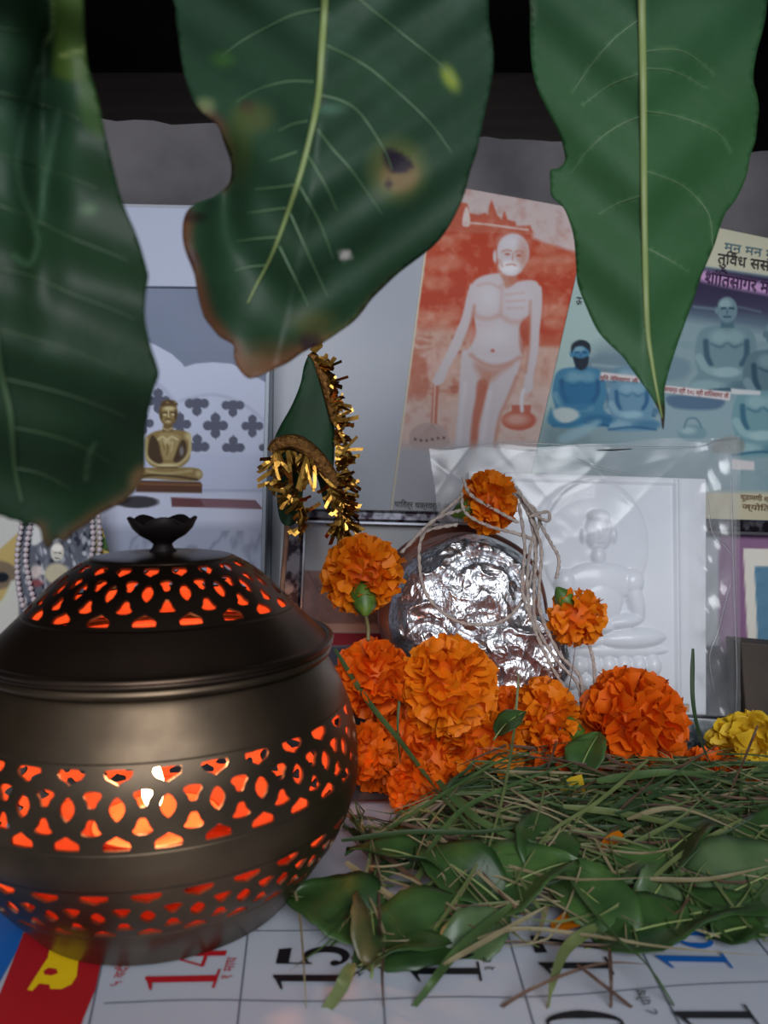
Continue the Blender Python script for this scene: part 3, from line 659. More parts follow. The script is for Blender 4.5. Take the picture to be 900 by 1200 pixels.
def pierced(name, prof, nrep, m, parent, v0=.04, v1=.96, thick=.0009, shrink=1.0, phase=0):
    holes = cell_holes(); hp = []; pts = []; edges = []; K = nrep
    for k in range(K):
        for du, h in holes:
            c = k+.5+du
            if c > K-.45 or c < .45: continue
            ym = sum(y for x, y in h)/len(h); q = [(c+x*shrink, v0+(v1-v0)*(ym+(y-ym)*(shrink*.35+.65))) for x, y in h]; hp.append((c, q))
            o = len(pts); pts += q; n = len(q); edges += [(o+i, o+(i+1) % n) for i in range(n)]
    nb = K*4
    o = len(pts); pts += [(K*i/nb, 0) for i in range(nb+1)]; edges += [(o+i, o+i+1) for i in range(nb)]
    o2 = len(pts); pts += [(K*i/nb, 1) for i in range(nb+1)]; edges += [(o2+i, o2+i+1) for i in range(nb)]
    edges += [(o, o2), (o+nb, o2+nb)]
    # interior support points away from holes
    H = np.array([[p for p in h[1]] for h in hp], dtype=object)
    g = [(K*i/(K*5), j/14) for i in range(1, K*5) for j in range(1, 14)]
    gx = np.array([a for a, _ in g]); gy = np.array([b for _, b in g]); keep = np.ones(len(g), bool)
    for c, q in hp:
        sb = np.abs(gx-c) < .5; ids = np.nonzero(sb)[0]
        d = sdpoly(gx[ids], gy[ids]*2.0, [(a, b*2.0) for a, b in q]); keep[ids[d < .03]] = False
    pts += [g[i] for i in np.nonzero(keep)[0]]
    vs, es, fs, *_ = delaunay_2d_cdt([Vector((a, b*2)) for a, b in pts], edges, [], 0, 1e-5)
    vs = np.array([(v.x, v.y/2) for v in vs]); fs = np.array([f for f in fs if len(f) == 3]); cen = vs[fs].mean(1); ok = np.ones(len(fs), bool)
    for c, q in hp:
        ids = np.nonzero(np.abs(cen[:, 0]-c) < .5)[0]; d = sdpoly(cen[ids, 0], cen[ids, 1], q); ok[ids[d < 0]] = False
    fs = fs[ok]
    R, Z = prof_interp(prof, vs[:, 1]); a = 2*PI*vs[:, 0]/K+PI/2+phase
    W = np.stack([LX+R*np.cos(a), LY+R*np.sin(a), Z], 1)
    ar = np.linalg.norm(np.cross(W[fs[:, 1]]-W[fs[:, 0]], W[fs[:, 2]]-W[fs[:, 0]]), axis=1); fs = fs[ar > 1e-12]
    cn = np.cross(W[fs[:, 1]]-W[fs[:, 0]], W[fs[:, 2]]-W[fs[:, 0]]); out = W[fs].mean(1)-np.array([LX, LY, 0]); out[:, 2] = .0; out[:, 2] = 0
    mid = (prof[0][1]+prof[-1][1])/2; fl_ = (cn*out).sum(1) < 0; fs[fl_] = fs[fl_][:, ::-1]
    ob = fastmesh(name, W, fs, [m, INNER], parent, smooth=True, k=3)
    solid(ob, thick, -1, 1); es = ob.modifiers.new('edges', 'EDGE_SPLIT'); es.split_angle = .7; return ob
def solidlathe(name, prof, m, parent, n=96, thick=.0009, inner=True):
    V, Fc = lathevf(prof, n, LX, LY); Fc = [f[::-1] for f in Fc] if prof[0][1] > prof[-1][1] else Fc
    o = mesh(name, V, Fc, [m, INNER], parent, smooth=True); solid(o, thick, -1, 1 if inner else 0); return o
lamp = thing('pierced_brass_lamp', 'round pierced brass lamp with domed lid, glowing orange inside', 'lamp', (LX, LY, 0))
# body rings are listed from the neck down
up_band = [(.0640,.0698),(.0659,.0648),(.0673,.0590),(.0680,.0530),(.0681,.0472)]
lo_band = [(.0668,.0362),(.0648,.0300),(.0618,.0240),(.0580,.0186)]
solidlathe('shoulder', [(tuple(q)) for q in crom([(.0558,.0872),(.0556,.0855),(.0572,.0832),(.0598,.0785),(.0622,.0740),up_band[0]], 5)], BODY, lamp)
pierced('pierced_band', crom(up_band, 6), 32, BODY, lamp, .05, .96, shrink=.86)
solidlathe('middle_band', [tuple(q) for q in crom([up_band[-1],(.0682,.0440),(.0679,.0405),lo_band[0]], 5)], BODY, lamp)
pierced('pierced_band', crom(lo_band, 6), 30, BODY, lamp, .05, .95, phase=.1, shrink=.86)
solidlathe('base_bowl', [tuple(q) for q in crom([lo_band[-1],(.0548,.0140),(.0512,.0095),(.0478,.0052),(.0460,.0028),(.0452,.0022)], 5)]+[(.030,.0022),(.001,.0022)], BODY, lamp)
V, Fc = lathevf([(.0570+.0017*math.cos(t), .0868+.0017*math.sin(t)) for t in np.linspace(0, 2*PI, 13)], 96, LX, LY); mesh('neck_ring', V, Fc, BODY, lamp, smooth=True)
lid_pr = [(.0250,.1192),(.0300,.1163),(.0355,.1122),(.0405,.1072),(.0452,.1022)]
# lid
lidlow = solidlathe('lid', [tuple(q) for q in crom([lid_pr[-1],(.0500,.0975),(.0540,.0935),(.0566,.0912),(.0588,.0902)], 5)]+[(.0594,.0893),(.0588,.0884),(.0560,.0884)], LIDM, lamp)
def sub(o): o.location = (0, 0, 0); o.parent = lidlow; return o
sub(pierced('pierced_band', crom(lid_pr, 6), 20, LIDM, None, .06, .95, shrink=.80))
sub(solidlathe('lid_crown', [(.0010,.1214),(.0120,.1212),(.0190,.1207),(.0230,.1200),lid_pr[0]], LIDM, None))
V, Fc = lathevf([(.0582+.0014*math.cos(t), .0905+.0012*math.sin(t)) for t in np.linspace(0, 2*PI, 11)], 96, LX, LY); sub(mesh('lid_bead', V, Fc, LIDM, None, smooth=True))
# lotus knob with scalloped lip
V = []; n = 48; prof = [(.0048,.1212),(.0036,.1228),(.0032,.1240),(.0045,.1252),(.0075,.1268),(.0098,.1290),(.0112,.1318)]
for i, (r, z) in enumerate(prof):
    for k in range(n):
        a = 2*PI*k/n+.5; t = i/(len(prof)-1); sc = abs(math.cos(a*2.5)); q = max(0, (t-.45)/.55)
        V.append((LX+(r+.0008*q*sc)*math.cos(a), LY+(r+.0008*q*sc)*math.sin(a), z+q*q*(.0030*sc-.0012)))
Fc = [(i*n+k, i*n+(k+1) % n, (i+1)*n+(k+1) % n, (i+1)*n+k) for i in range(len(prof)-1) for k in range(n)]
kn = mesh('knob', V, Fc, mat('blackened_brass', s(44,36,36), .55, metal=.6), None, smooth=True); solid(kn, .0008); sub(kn)
# oil lamp burning inside
oil = thing('oil_lamp', 'small burning oil lamp seen glowing through the pierced brass', 'lamp', (LX, LY, .003))
V, Fc = lathevf([(.001,.0032),(.010,.0032),(.012,.006),(.009,.010),(.011,.016),(.019,.024),(.022,.028),(.021,.028),(.017,.025),(.001,.022)], 40, LX-.002, LY-.004); mesh('bowl', V, Fc, INNER, oil, smooth=True)
tube('wick', [(LX-.002, LY-.004, .024), (LX-.002, LY-.006, .029), (LX-.002, LY-.008, .033)], .0012, mat('charred_wick', s(60,44,36), .9), oil)
V, Fc = lathevf([(.0001,.032),(.0025,.0345),(.0038,.038),(.0037,.042),(.0024,.047),(.0010,.0515),(.0001,.0545)], 20, LX-.002, LY-.008); mesh('flame', V, Fc, emit('flame', (1, .58, .25, 1), 45), oil, smooth=True)
pl_ = bpy.data.lights.new('flame_light', 'POINT'); pl_.energy = .125; pl_.color = (1, .36, .15); pl_.shadow_soft_size = .006
lo = bpy.data.objects.new('flame_light', pl_); C.objects.link(lo); lo.location = (LX-.002, LY-.008, .062)

# ------------------------------------------------------------------ plastic bag with white relief plaque
DP = plane(.425, 6, 2)
WHITE = mat('white_plaque', s(230,232,236), .32, var=s(220,223,229), vscale=20, coat=.3)
plq = thing('relief_plaque', 'white plaque with raised seated figure, inside the clear plastic bag', 'plaque', onplane(690, 845, DP))
quad = [(552,556),(806,563),(808,824),(566,826)]
S, T = np.meshgrid(np.linspace(0, 1, 170), np.linspace(0, 1, 180)); X, Y = homog(quad, S, T)
hf = np.zeros(X.shape)
def dome(cx, cy, rx, ry, h, rot=0, pw=.5):
    global hf
    x = X-cx; y = Y-cy; c, q = math.cos(rot), math.sin(rot); x, y = x*c+y*q, -x*q+y*c
    d = 1-(x/rx)**2-(y/ry)**2; hf = np.maximum(hf, h*np.clip(d, 0, 1)**pw)
dome(697,640,62,78,.0016,0,.25)
dome(700,624,17,23,.0068); dome(700,606,14,9,.0072); dome(682,628,3.5,10,.004); dome(718,628,3.5,10,.004)
dome(700,652,9,14,.005); dome(701,682,44,24,.0060,0,.35); dome(701,702,28,34,.0066,0,.4); dome(662,682,14,16,.0062); dome(740,682,14,16,.0062)
dome(660,700,10,30,.0055,.25); dome(743,700,10,30,.0055,-.25); dome(678,728,28,9,.007,.15); dome(727,728,28,9,.007,-.15)
dome(703,734,16,8,.009); dome(668,748,42,13,.0072,.05); dome(738,748,42,13,.0072,-.05); dome(703,762,80,9,.004)
for k in range(8): dome(642+k*17.5, 780, 10, 13, .0055)
for k in range(7): dome(651+k*17.5, 798, 9, 10, .0045)
# eyes, nose, mouth lines
def groove(x0, y0, x1, y1, wd, dep):
    global hf
    ex, ey = x1-x0, y1-y0; t = np.clip(((X-x0)*ex+(Y-y0)*ey)/(ex*ex+ey*ey), 0, 1); d = np.hypot(X-x0-ex*t, Y-y0-ey*t); hf = hf-dep*np.exp(-(d/wd)**2)
groove(692,622,697,622,1.3,.0008); groove(704,622,709,622,1.3,.0008); groove(696,638,705,638,1.3,.0007); groove(700,625,700,631,1.2,-.0008)
hf += .0012*((S < .02) | (S > .93) | (T < .02)) + .0015*np.exp(-((S-.94)/.01)**2)
W = onplane(X, Y, DP)+DP[1]*hf[..., None]
i = np.arange(S.size).reshape(S.shape); fastmesh('relief', W, np.stack([i[:-1,:-1], i[1:,:-1], i[1:,1:], i[:-1,1:]], -1), WHITE, plq, smooth=True)
quadbox('slab', [(549,552),(828,561),(828,838),(562,838)], DP, .012, WHITE, plq, lift=-.0004)
quadbox('stained_foot', [(566,822),(808,826),(808,834),(566,832)], DP, .002, mat('stained_cream', s(190,160,135), .5), plq, lift=.0012, bev=0)
# film
def film():
    m, N, L, b = newmat('clear_film'); N.remove(b); out = N['Material Output']
    tr = N.new('ShaderNodeBsdfTransparent'); tr.inputs[0].default_value = (.98,.98,.985,1)
    gl = N.new('ShaderNodeBsdfGlossy'); gl.inputs['Roughness'].default_value = .16; gl.inputs[0].default_value = (.8,.8,.8,1)
    df = N.new('ShaderNodeBsdfDiffuse'); df.inputs[0].default_value = (.62,.62,.64,1)
    fr = N.new('ShaderNodeFresnel'); fr.inputs[0].default_value = 1.5
    mul = N.new('ShaderNodeMath'); mul.operation = 'MULTIPLY_ADD'; mul.inputs[1].default_value = 1.0; mul.inputs[2].default_value = .0; L.new(fr.outputs[0], mul.inputs[0])
    m1 = N.new('ShaderNodeMixShader'); m1.inputs[0].default_value = .13; L.new(tr.outputs[0], m1.inputs[1]); L.new(df.outputs[0], m1.inputs[2])
    m2 = N.new('ShaderNodeMixShader'); L.new(mul.outputs[0], m2.inputs[0]); L.new(m1.outputs[0], m2.inputs[1]); L.new(gl.outputs[0], m2.inputs[2]); L.new(m2.outputs[0], out.inputs[0])
    return m
FILM = film()
bag = thing('plastic_bag', 'clear crinkled plastic bag holding the white relief plaque', 'bag', onplane(690, 850, DP))
def film_sheet(name, quad, lift, amp, seed, nx=150, ny=150, edge=None, back=False):
    S, T = np.meshgrid(np.linspace(0, 1, nx), np.linspace(0, 1, ny)); X, Y = homog(quad, S, T)
    Y = Y+np.where(T < .02, 3*np.sin(S*9+seed)+2*np.sin(S*23), 0)
    def ridge(a, b, sc, ang): 
        c, q = math.cos(ang), math.sin(ang); U = (X*c+Y*q); Vv = (-X*q+Y*c)
        return 1-np.abs(2*fbm(U, Vv*.25, sc, a, 3)-1)**.5
    h = amp*(.20*fbm(X, Y, 110, seed, 1)+.26*ridge(seed+1, 0, 90, .75)+.20*ridge(seed+5, 0, 80, -.8)+.10*ridge(seed+9, 0, 50, 1.3))
    h += .0016*np.exp(-((X-842)/7)**2)*np.sin(Y*.09)+.0010*np.exp(-((X-828)/5)**2)*np.sin(Y*.13+2)
    n = DP[1]; W = onplane(X, Y, (DP[0]+n*lift, n))+n*h[..., None]
    i = np.arange(S.size).reshape(S.shape); o = fastmesh(name, W, np.stack([i[:-1,:-1], i[1:,:-1], i[1:,1:], i[:-1,1:]], -1), FILM, bag, smooth=True)
    return o
film_sheet('front_film', [(503,528),(865,514),(866,838),(548,846)], .0085, .0050, 3)
film_sheet('back_film', [(503,528),(865,514),(864,838),(548,846)], -.0145, -.003, 11, 60, 60)
FOLD = mat('film_fold', s(200,200,206), .12, spec=.9, transl=.5)
for q in [[(855,523),(858,600),(861,700),(864,790),(862,846)], [(828,560),(834,620),(850,640),(862,655)], [(838,812),(832,770),(842,740),(852,700),(858,680)], [(674,536),(700,548),(740,556)], [(503,528),(600,519),(700,523),(810,524),(840,516),(864,514)]]:
    tube('film_fold', [onplane(x, y, (DP[0]+DP[1]*.0125, DP[1])) for x, y in crom(q, 8)], [.0001,.00045,.0005,.0004,.0001], FILM, bag, 6, .5)
# small printed card showing below the bag
def paint_sc(p):
    p.c[:] = np.array([70,76,80])/255; p.ell(806,862,36,30,(128,136,140),1); p.ell(802,866,22,20,(70,80,84),1.5); n = fbm(p.X,p.Y,4,77); p.blend(np.clip((n-.5)*4,0,1)*.6,(176,184,188)); p.line([(765,838),(856,846)],1.6,(200,200,204),.6)
sc_ = printed('small_card', [(762,838),(858,844),(858,886),(756,880)], plane(.385, 10, 0), 70, 34, paint_sc); tag(sc_, 'small dark card with a silver round print below the plastic bag', 'card')

# ------------------------------------------------------------------ foil covered round offering
FOILM = None
def foilmat():
    m, N, L, b = newmat('crumpled_foil'); b.inputs['Metallic'].default_value = 1; b.inputs['Roughness'].default_value = .34; b.inputs['Base Color'].default_value = s(236,238,242)
    tc = N.new('ShaderNodeTexCoord'); v = N.new('ShaderNodeTexVoronoi'); v.feature = 'DISTANCE_TO_EDGE'; v.inputs['Scale'].default_value = 150
    n = N.new('ShaderNodeTexNoise'); n.inputs['Scale'].default_value = 60; n.inputs['Detail'].default_value = 3; n.inputs['Distortion'].default_value = 1.2
    ad = N.new('ShaderNodeMixRGB'); ad.inputs[0].default_value = .03; L.new(tc.outputs['Object'], ad.inputs[1]); L.new(n.outputs['Color'], ad.inputs[2]); L.new(ad.outputs[0], v.inputs['Vector']); L.new(tc.outputs['Object'], n.inputs['Vector'])
    mx = N.new('ShaderNodeMath'); mx.operation = 'ADD'; L.new(v.outputs['Distance'], mx.inputs[0]); L.new(n.outputs['Fac'], mx.inputs[1])
    bp = N.new('ShaderNodeBump'); bp.inputs['Strength'].default_value = .45; bp.inputs['Distance'].default_value = .0012; L.new(mx.outputs[0], bp.inputs['Height']); L.new(bp.outputs[0], b.inputs['Normal']); return m
FOILM = foilmat()
FD = .392
foil = thing('foil_wrapped_disc', 'round dish covered in crumpled silver foil with brown rim, tied with white thread', 'offering', P(560, 850, FD))
PLF = plane(FD, 8, 0)
def fdisc(name, cx, cy, rx, ry, h0, m, seed, amp, n=120, ring=None, lift=0):
    R, A_ = np.meshgrid(np.linspace(0.001, 1, n), np.linspace(0, 2*PI, 2*n+1)); wob = 1+.015*np.sin(3*A_+seed)+.012*np.sin(7*A_)
    X = cx+rx*R*np.cos(A_)*wob; Y = cy+ry*R*np.sin(A_)*wob
    h = h0*np.sqrt(np.clip(1-R**2.6, 0, 1))
    r1 = 1-np.abs(2*fbm(X+9*fbm(X, Y, 20, 2), Y, 36, seed, 2)-1); r2 = 1-np.abs(2*fbm(X, Y+6*fbm(X, Y, 12, 5), 17, seed+4, 2)-1); r3 = 1-np.abs(2*fbm(X*1.6, Y*.7, 5, seed+8, 2)-1)
    h = h+amp*(1.1*r1**2+.42*r2**2+.085*r3**2)*np.clip((1-R)*8, 0, 1)
    if ring is not None:
        for (a, b, rr, d) in ring: h = h-d*np.exp(-((np.hypot(X-a, Y-b)-rr)/6)**2)
    nrm = PLF[1]; W = onplane(X, Y, (PLF[0]+nrm*lift, nrm))+nrm*h[..., None]
    i = np.arange(R.size).reshape(R.shape); return fastmesh(name, W, np.stack([i[:-1,:-1], i[:-1,1:], i[1:,1:], i[1:,:-1]], -1), m, foil, smooth=True)
RIMM = mat('brown_rim', s(118,66,48), .3, var=s(74,50,46), vscale=60, coat=.4)
fdisc('rim', 541, 714, 100, 100, .008, RIMM, 2, .0006, 50, lift=.0)
fdisc('foil_cover', 548, 718, 92, 92, .013, FOILM, 5, .0034, 150, ring=[(562,700,46,.0035),(500,760,30,.002)], lift=.003)
fdisc('foil_cover', 604, 770, 66, 62, .014, FOILM, 9, .0034, 100, ring=[(600,790,22,.002)], lift=.004)
# dish body behind
Vb = []; cen = np.array(onplane(541, 714, PLF)); rr = 96/F*FD
for k in range(48):
    a = 2*PI*k/48; Vb.append(cen+np.array([math.cos(a)*rr, 0, math.sin(a)*rr*.98]))
for k in range(48):
    a = 2*PI*k/48; Vb.append(cen+np.array([math.cos(a)*rr*.8, .014, math.sin(a)*rr*.78]))
Fb = [(k, (k+1) % 48, 48+(k+1) % 48, 48+k) for k in range(48)]+[tuple(range(48, 96)), tuple(range(48))[::-1]]
mesh('dish', Vb, Fb, RIMM, foil)
q0 = P(590, 828, FD); V, Fc = boxvf(q0.x-.022, q0.x+.022, FD-.008, FD+.010, 0, q0.z+.012); o = mesh('stand', V, Fc, RIMM, foil); bevel(o, .004, 3)

# ------------------------------------------------------------------ marigolds
def petalmesh(name, seed, m):
    r = random.Random(seed); nu, nv = 5, 4; V = []
    for j in range(nv):
        t = j/(nv-1)
        for i in range(nu):
            u = i/(nu-1)*2-1; wd = .16+.42*t**.7
            z = .02 + t*(1-.10*u*u)+(.06*r.uniform(-1, 1) if j == nv-1 else 0)
            x = u*wd*(1-.12*(t > .9)); y = .10*math.sin(u*4+seed)*t+.16*t*t*(1 if seed % 2 else .3)+.09*r.uniform(-1, 1)*t+.12*u*u*t
            V.append((x, y, z))
    Fc = [(j*nu+i, j*nu+i+1, (j+1)*nu+i+1, (j+1)*nu+i) for j in range(nv-1) for i in range(nu-1)]
    return np.array(V), np.array(Fc)
PV = [petalmesh('petal', k, None) for k in range(7)]
ORM = mat('marigold_orange', s(236,124,14), .55, var=s(242,142,22), vscale=90, transl=.25, spec=.3, rand=False)
ORD = mat('marigold_deep_orange', s(230,98,12), .55, var=s(238,116,16), vscale=90, transl=.25, spec=.3)
YLM = mat('marigold_yellow', s(222,180,36), .55, var=s(232,200,60), vscale=90, transl=.25, spec=.3)
PETCACHE = {}
def petal_me(k, m):
    if (k, m.name) not in PETCACHE:
        me = bpy.data.meshes.new('petal'); me.from_pydata([tuple(v) for v in PV[k][0]], [], [tuple(int(i) for i in f) for f in PV[k][1]]); me.materials.append(m); me.shade_smooth(); PETCACHE[(k, m.name)] = me
    return PETCACHE[(k, m.name)]
CALM = mat('calyx_green', s(92,122,40), .45, var=s(64,98,34), vscale=200); STEMM = mat('flower_stem', s(120,110,70), .6)
def marigold(label, px, py, D, rpx, axis=(0,-1,.3), m=ORM, sq=.78, n=150, single=0, calyx=False, stem=None, sx=1.0, group='marigold flowers', seed=0, psz=.40):
    r = random.Random(seed+int(px*7+py)); c = P(px, py, D); R = rpx/F*D
    ax = Vector(axis).normalized(); rot = ax.to_track_quat('Z', 'Y').to_matrix()
    root = thing('marigold_flower', label, 'flower', c, group); root['_world'] = 0; del root['_world']
    VV = []; FF = []; cnt = 0; singles = 0
    for k in range(n):
        zc = 1-1.65*(k+.5)/n; ph = k*2.39996+r.uniform(-.15, .15); rc = math.sqrt(max(0, 1-zc*zc))
        d = Vector((rc*math.cos(ph)*sx, rc*math.sin(ph), zc*sq)); dn = (d+Vector((0, 0, .12))).normalized(); wd = rot @ dn; pos = rot @ (d*R)
        L = R*r.uniform(psz*.85, psz*1.25)
        side = wd.cross(Vector((r.uniform(-1, 1), r.uniform(-1, 1), r.uniform(-1, 1)))).normalized()
        tilt = r.uniform(-.75, .75); wd2 = (wd+side*tilt).normalized(); side = wd2.cross(Vector((r.uniform(-1, 1), r.uniform(-1, 1), r.uniform(-1, 1)))).normalized(); nn = wd2.cross(side)
        base = pos*.98-wd2*L*.80; v = PV[k % 7]
        M = Matrix(((side.x, nn.x, wd2.x), (side.y, nn.y, wd2.y), (side.z, nn.z, wd2.z)))*L
        if singles < single and wd.dot(-(c-Vector(CO)).normalized()) > .25 and r.random() < .8:
            ob = bpy.data.objects.new('petal', petal_me(k % 7, m)); C.objects.link(ob); ob.parent = root
            mm = M.to_4x4(); mm.translation = base; ob.matrix_local = mm; singles += 1
        else:
            A3 = np.array(M); VV.append(v[0] @ A3.T+np.array(base)); FF.append(v[1]+cnt); cnt += len(v[0])
    o = fastmesh('petals', np.concatenate(VV), np.concatenate(FF), m, root, smooth=True, kind='stuff')
    V = []; Fc = []
    for j in range(9):
        th = PI*j/8
        for i in range(14):
            a = 2*PI*i/14; q = rot @ Vector((math.sin(th)*math.cos(a)*sx, math.sin(th)*math.sin(a), math.cos(th)*sq))*R*.70; V.append(q)
    Fc = [(j*14+i, (j+1)*14+i, (j+1)*14+(i+1) % 14, j*14+(i+1) % 14) for j in range(8) for i in range(14)]
    mesh('flower_core', V, Fc, ORD if m is not YLM else YLM, root, smooth=True)
    if calyx:
        d = Vector(calyx).normalized(); qm = d.to_track_quat('Z', 'Y').to_matrix(); pr = [(.30,.45),(.36,.62),(.33,.85),(.24,1.08),(.12,1.24),(.05,1.32)]
        V = []
        for (a, z) in pr:
            for i in range(14):
                t = 2*PI*i/14; ra = a*(1+.06*math.cos(t*7)); V.append(qm @ Vector((ra*math.cos(t), ra*math.sin(t), z))*R)
        mesh('calyx', V, [(j*14+i, j*14+(i+1) % 14, (j+1)*14+(i+1) % 14, (j+1)*14+i) for j in range(len(pr)-1) for i in range(14)]+[tuple(range(70, 84))], CALM, root, smooth=True)
        if stem:
            L = stem/F*D; pts = [d*R*1.28, d*(R*1.28+L*.5)+Vector((.0006, 0, 0)), d*(R*1.28+L)]; tube('stem', pts, .0009, STEMM, root)
    return root
MG = [
 ('orange marigold tied on top of the foil covered dish', 573, 588, .375, 36, (-.1,-1,.5), ORM, dict(single=24, sq=.9, sx=.85, calyx=(-1,-.1,-.35), n=120)),
 ('orange marigold hanging stem down left of the foil dish', 424, 672, .368, 46, (-.3,-1,.7), ORM, dict(single=34, sq=.7, sx=1.0, calyx=(.10,-.75,-.75), stem=34, n=150)),
 ('small deep orange marigold hanging right of the foil dish', 676, 724, .368, 34, (.3,-1,-.3), ORM, dict(single=20, sq=.8, calyx=(-.55,-.1,.8), n=80)),
 ('large bright orange marigold in front of the foil, topmost of the heap', 526, 803, .350, 55, (.05,-1,.35), ORM, dict(single=58, n=190, sq=.85)),
 ('orange marigold beside the lamp shoulder, lit red by it', 437, 795, .352, 44, (-.2,-1,.3), ORD, dict(single=36, sq=.95, n=160)),
 ('orange marigold low against the lamp, left end of the heap', 432, 880, .335, 32, (0,-1,.1), ORD, dict(n=100)),
 ('glowing red orange marigold squeezed low beside the lamp', 488, 925, .318, 34, (-.4,-1,0), ORD, dict(n=110)),
 ('orange marigold with pale petals directly under the largest bloom', 566, 880, .345, 48, (0,-1,.2), ORM, dict(single=30, n=150)),
 ('deep orange marigold wedged between the two lower left blooms', 470, 868, .350, 40, (0,-1,.2), ORD, dict(n=120)),
 ('orange marigold right of the largest bloom with green calyx', 640, 838, .352, 42, (.2,-1,.5), ORM, dict(single=34, n=140, sq=.9, sx=.85, calyx=(.85,-.2,-.5))),
 ('wide deep orange marigold below the plaque, behind the grass', 742, 846, .350, 60, (.3,-1,.35), ORD, dict(single=58, n=210, sq=.82)),
 ('orange marigold sunk in the grass under the two middle blooms', 655, 900, .335, 36, (0,-1,.6), ORD, dict(n=110)),
 ('flat orange marigold in the grass at the right', 835, 915, .335, 38, (.1,-1,.6), ORD, dict(n=120, single=16)),
 ('orange marigold at the right frame edge under the yellow one', 890, 935, .325, 34, (.1,-1,.4), ORD, dict(n=100)),
 ('yellow marigold at the right edge beside the box', 882, 888, .345, 50, (-.1,-1,.4), YLM, dict(single=36, n=150)),
 ('deep orange marigold behind, between the right two blooms', 700, 872, .362, 30, (0,-1,.5), ORD, dict(n=80)),
 ('orange marigold behind the two central blooms of the heap', 600, 840, .366, 34, (0,-1,.5), ORD, dict(n=100)),
]
for lab, px, py, D, rp, ax, m, kw in MG: marigold(lab, px, py, D, rp, ax, m, **kw)
# buried blooms that carry the heap
for k, (px, D) in enumerate([(505,.345),(575,.355),(640,.360),(700,.350),(760,.352),(450,.352)]):
    f0 = fl(px, 560+.147*F/D); py = 560+(.147-.016)/D*F
    marigold(['orange marigold at the bottom of the heap under the largest bloom','orange marigold at the bottom of the heap under the middle','orange marigold at the bottom of the heap right of middle','orange marigold at the bottom of the heap under the wide bloom','orange marigold at the bottom of the heap, right end','orange marigold at the bottom of the heap, lamp side'][k], px, py, D, 42, (0,-1,.3), ORD, n=90)
# loose orange petals
LP = petal_me(3, ORM)
for k, (px, py, sz, lab) in enumerate([(693,1000,.013,'loose curled orange petal lying on the grass'),(645,1086,.010,'flat orange petal near the calendar numerals'),(590,915,.009,'upright orange petal in front of the marigold heap')]):
    o = bpy.data.objects.new('fallen_petal', LP); C.objects.link(o); D = [.27,.236,.318][k]; o.location = P(px, py, D); o.scale = (sz, sz, sz); o.rotation_euler = [(1.0,.5,.9),(1.4,0,1.5),(.1,.1,.1)][k]; tag(o, lab, 'petal')
o = bpy.data.objects.new('fallen_petal', petal_me(2, YLM)); C.objects.link(o); o.location = P(655, 925, .315); o.scale = (.012,)*3; o.rotation_euler = (.9, 1.2, .3); tag(o, 'loose yellow petal at the back edge of the grass', 'petal')

# ------------------------------------------------------------------ white cotton threads
THR = mat('cotton_thread', s(186,172,162), .9, var=s(150,136,128), vscale=500, bump=.8, bscale=900, bdist=.0006)
thr = thing('cotton_thread', 'tangled white cotton thread looped over the foil covered dish', 'thread', P(620, 800, .37))
def thread(pts, D=.368, r=.00095, ph=0):
    p = crom([tuple(q) if len(q) == 3 else (q[0], q[1], D) for q in pts], 10)
    W = [P(a, b, d) for a, b, d in p]
    V = []; Fc = []
    for sgn in (0, PI):
        Q = []
        for i, q in enumerate(W): t = i*1.1+sgn+ph; Q.append(q+Vector((math.cos(t), 0, math.sin(t)))*r*.45)
        v, f = tubevf(Q, r*.62, 6, off=len(V)); V += v; Fc += f
    mesh('strand', V, Fc, THR, thr, smooth=True)
for k, q in enumerate([
 [(540,582,.362),(497,625),(492,665),(502,700),(530,725),(560,732),(590,727),(614,700),(626,660),(628,620),(618,590)],
 [(541,576),(545,600),(572,616),(605,625),(625,632)], [(543,560),(552,580),(585,600),(607,612)],
 [(540,598),(508,610),(470,648)], [(536,615),(500,622),(478,640)],
 [(610,585),(622,610),(628,650),(626,690),(628,730),(650,770),(676,800),(682,830)],
 [(618,600),(634,640),(632,690),(634,720),(655,765),(678,790),(683,815)],
 [(604,570),(625,600),(640,610),(644,606),(640,600),(620,606)],
 [(632,612),(645,635),(655,655),(652,678)], [(602,578),(632,605),(622,640),(618,690),(626,735),(646,780),(668,815)],
 [(608,590),(615,640),(612,690),(622,725)], [(691,756),(696,778),(697,800)], [(600,830),(630,835),(645,838)], [(676,800),(690,815),(684,835)]]): thread(q, .365-.0015*(k % 4), ph=k)

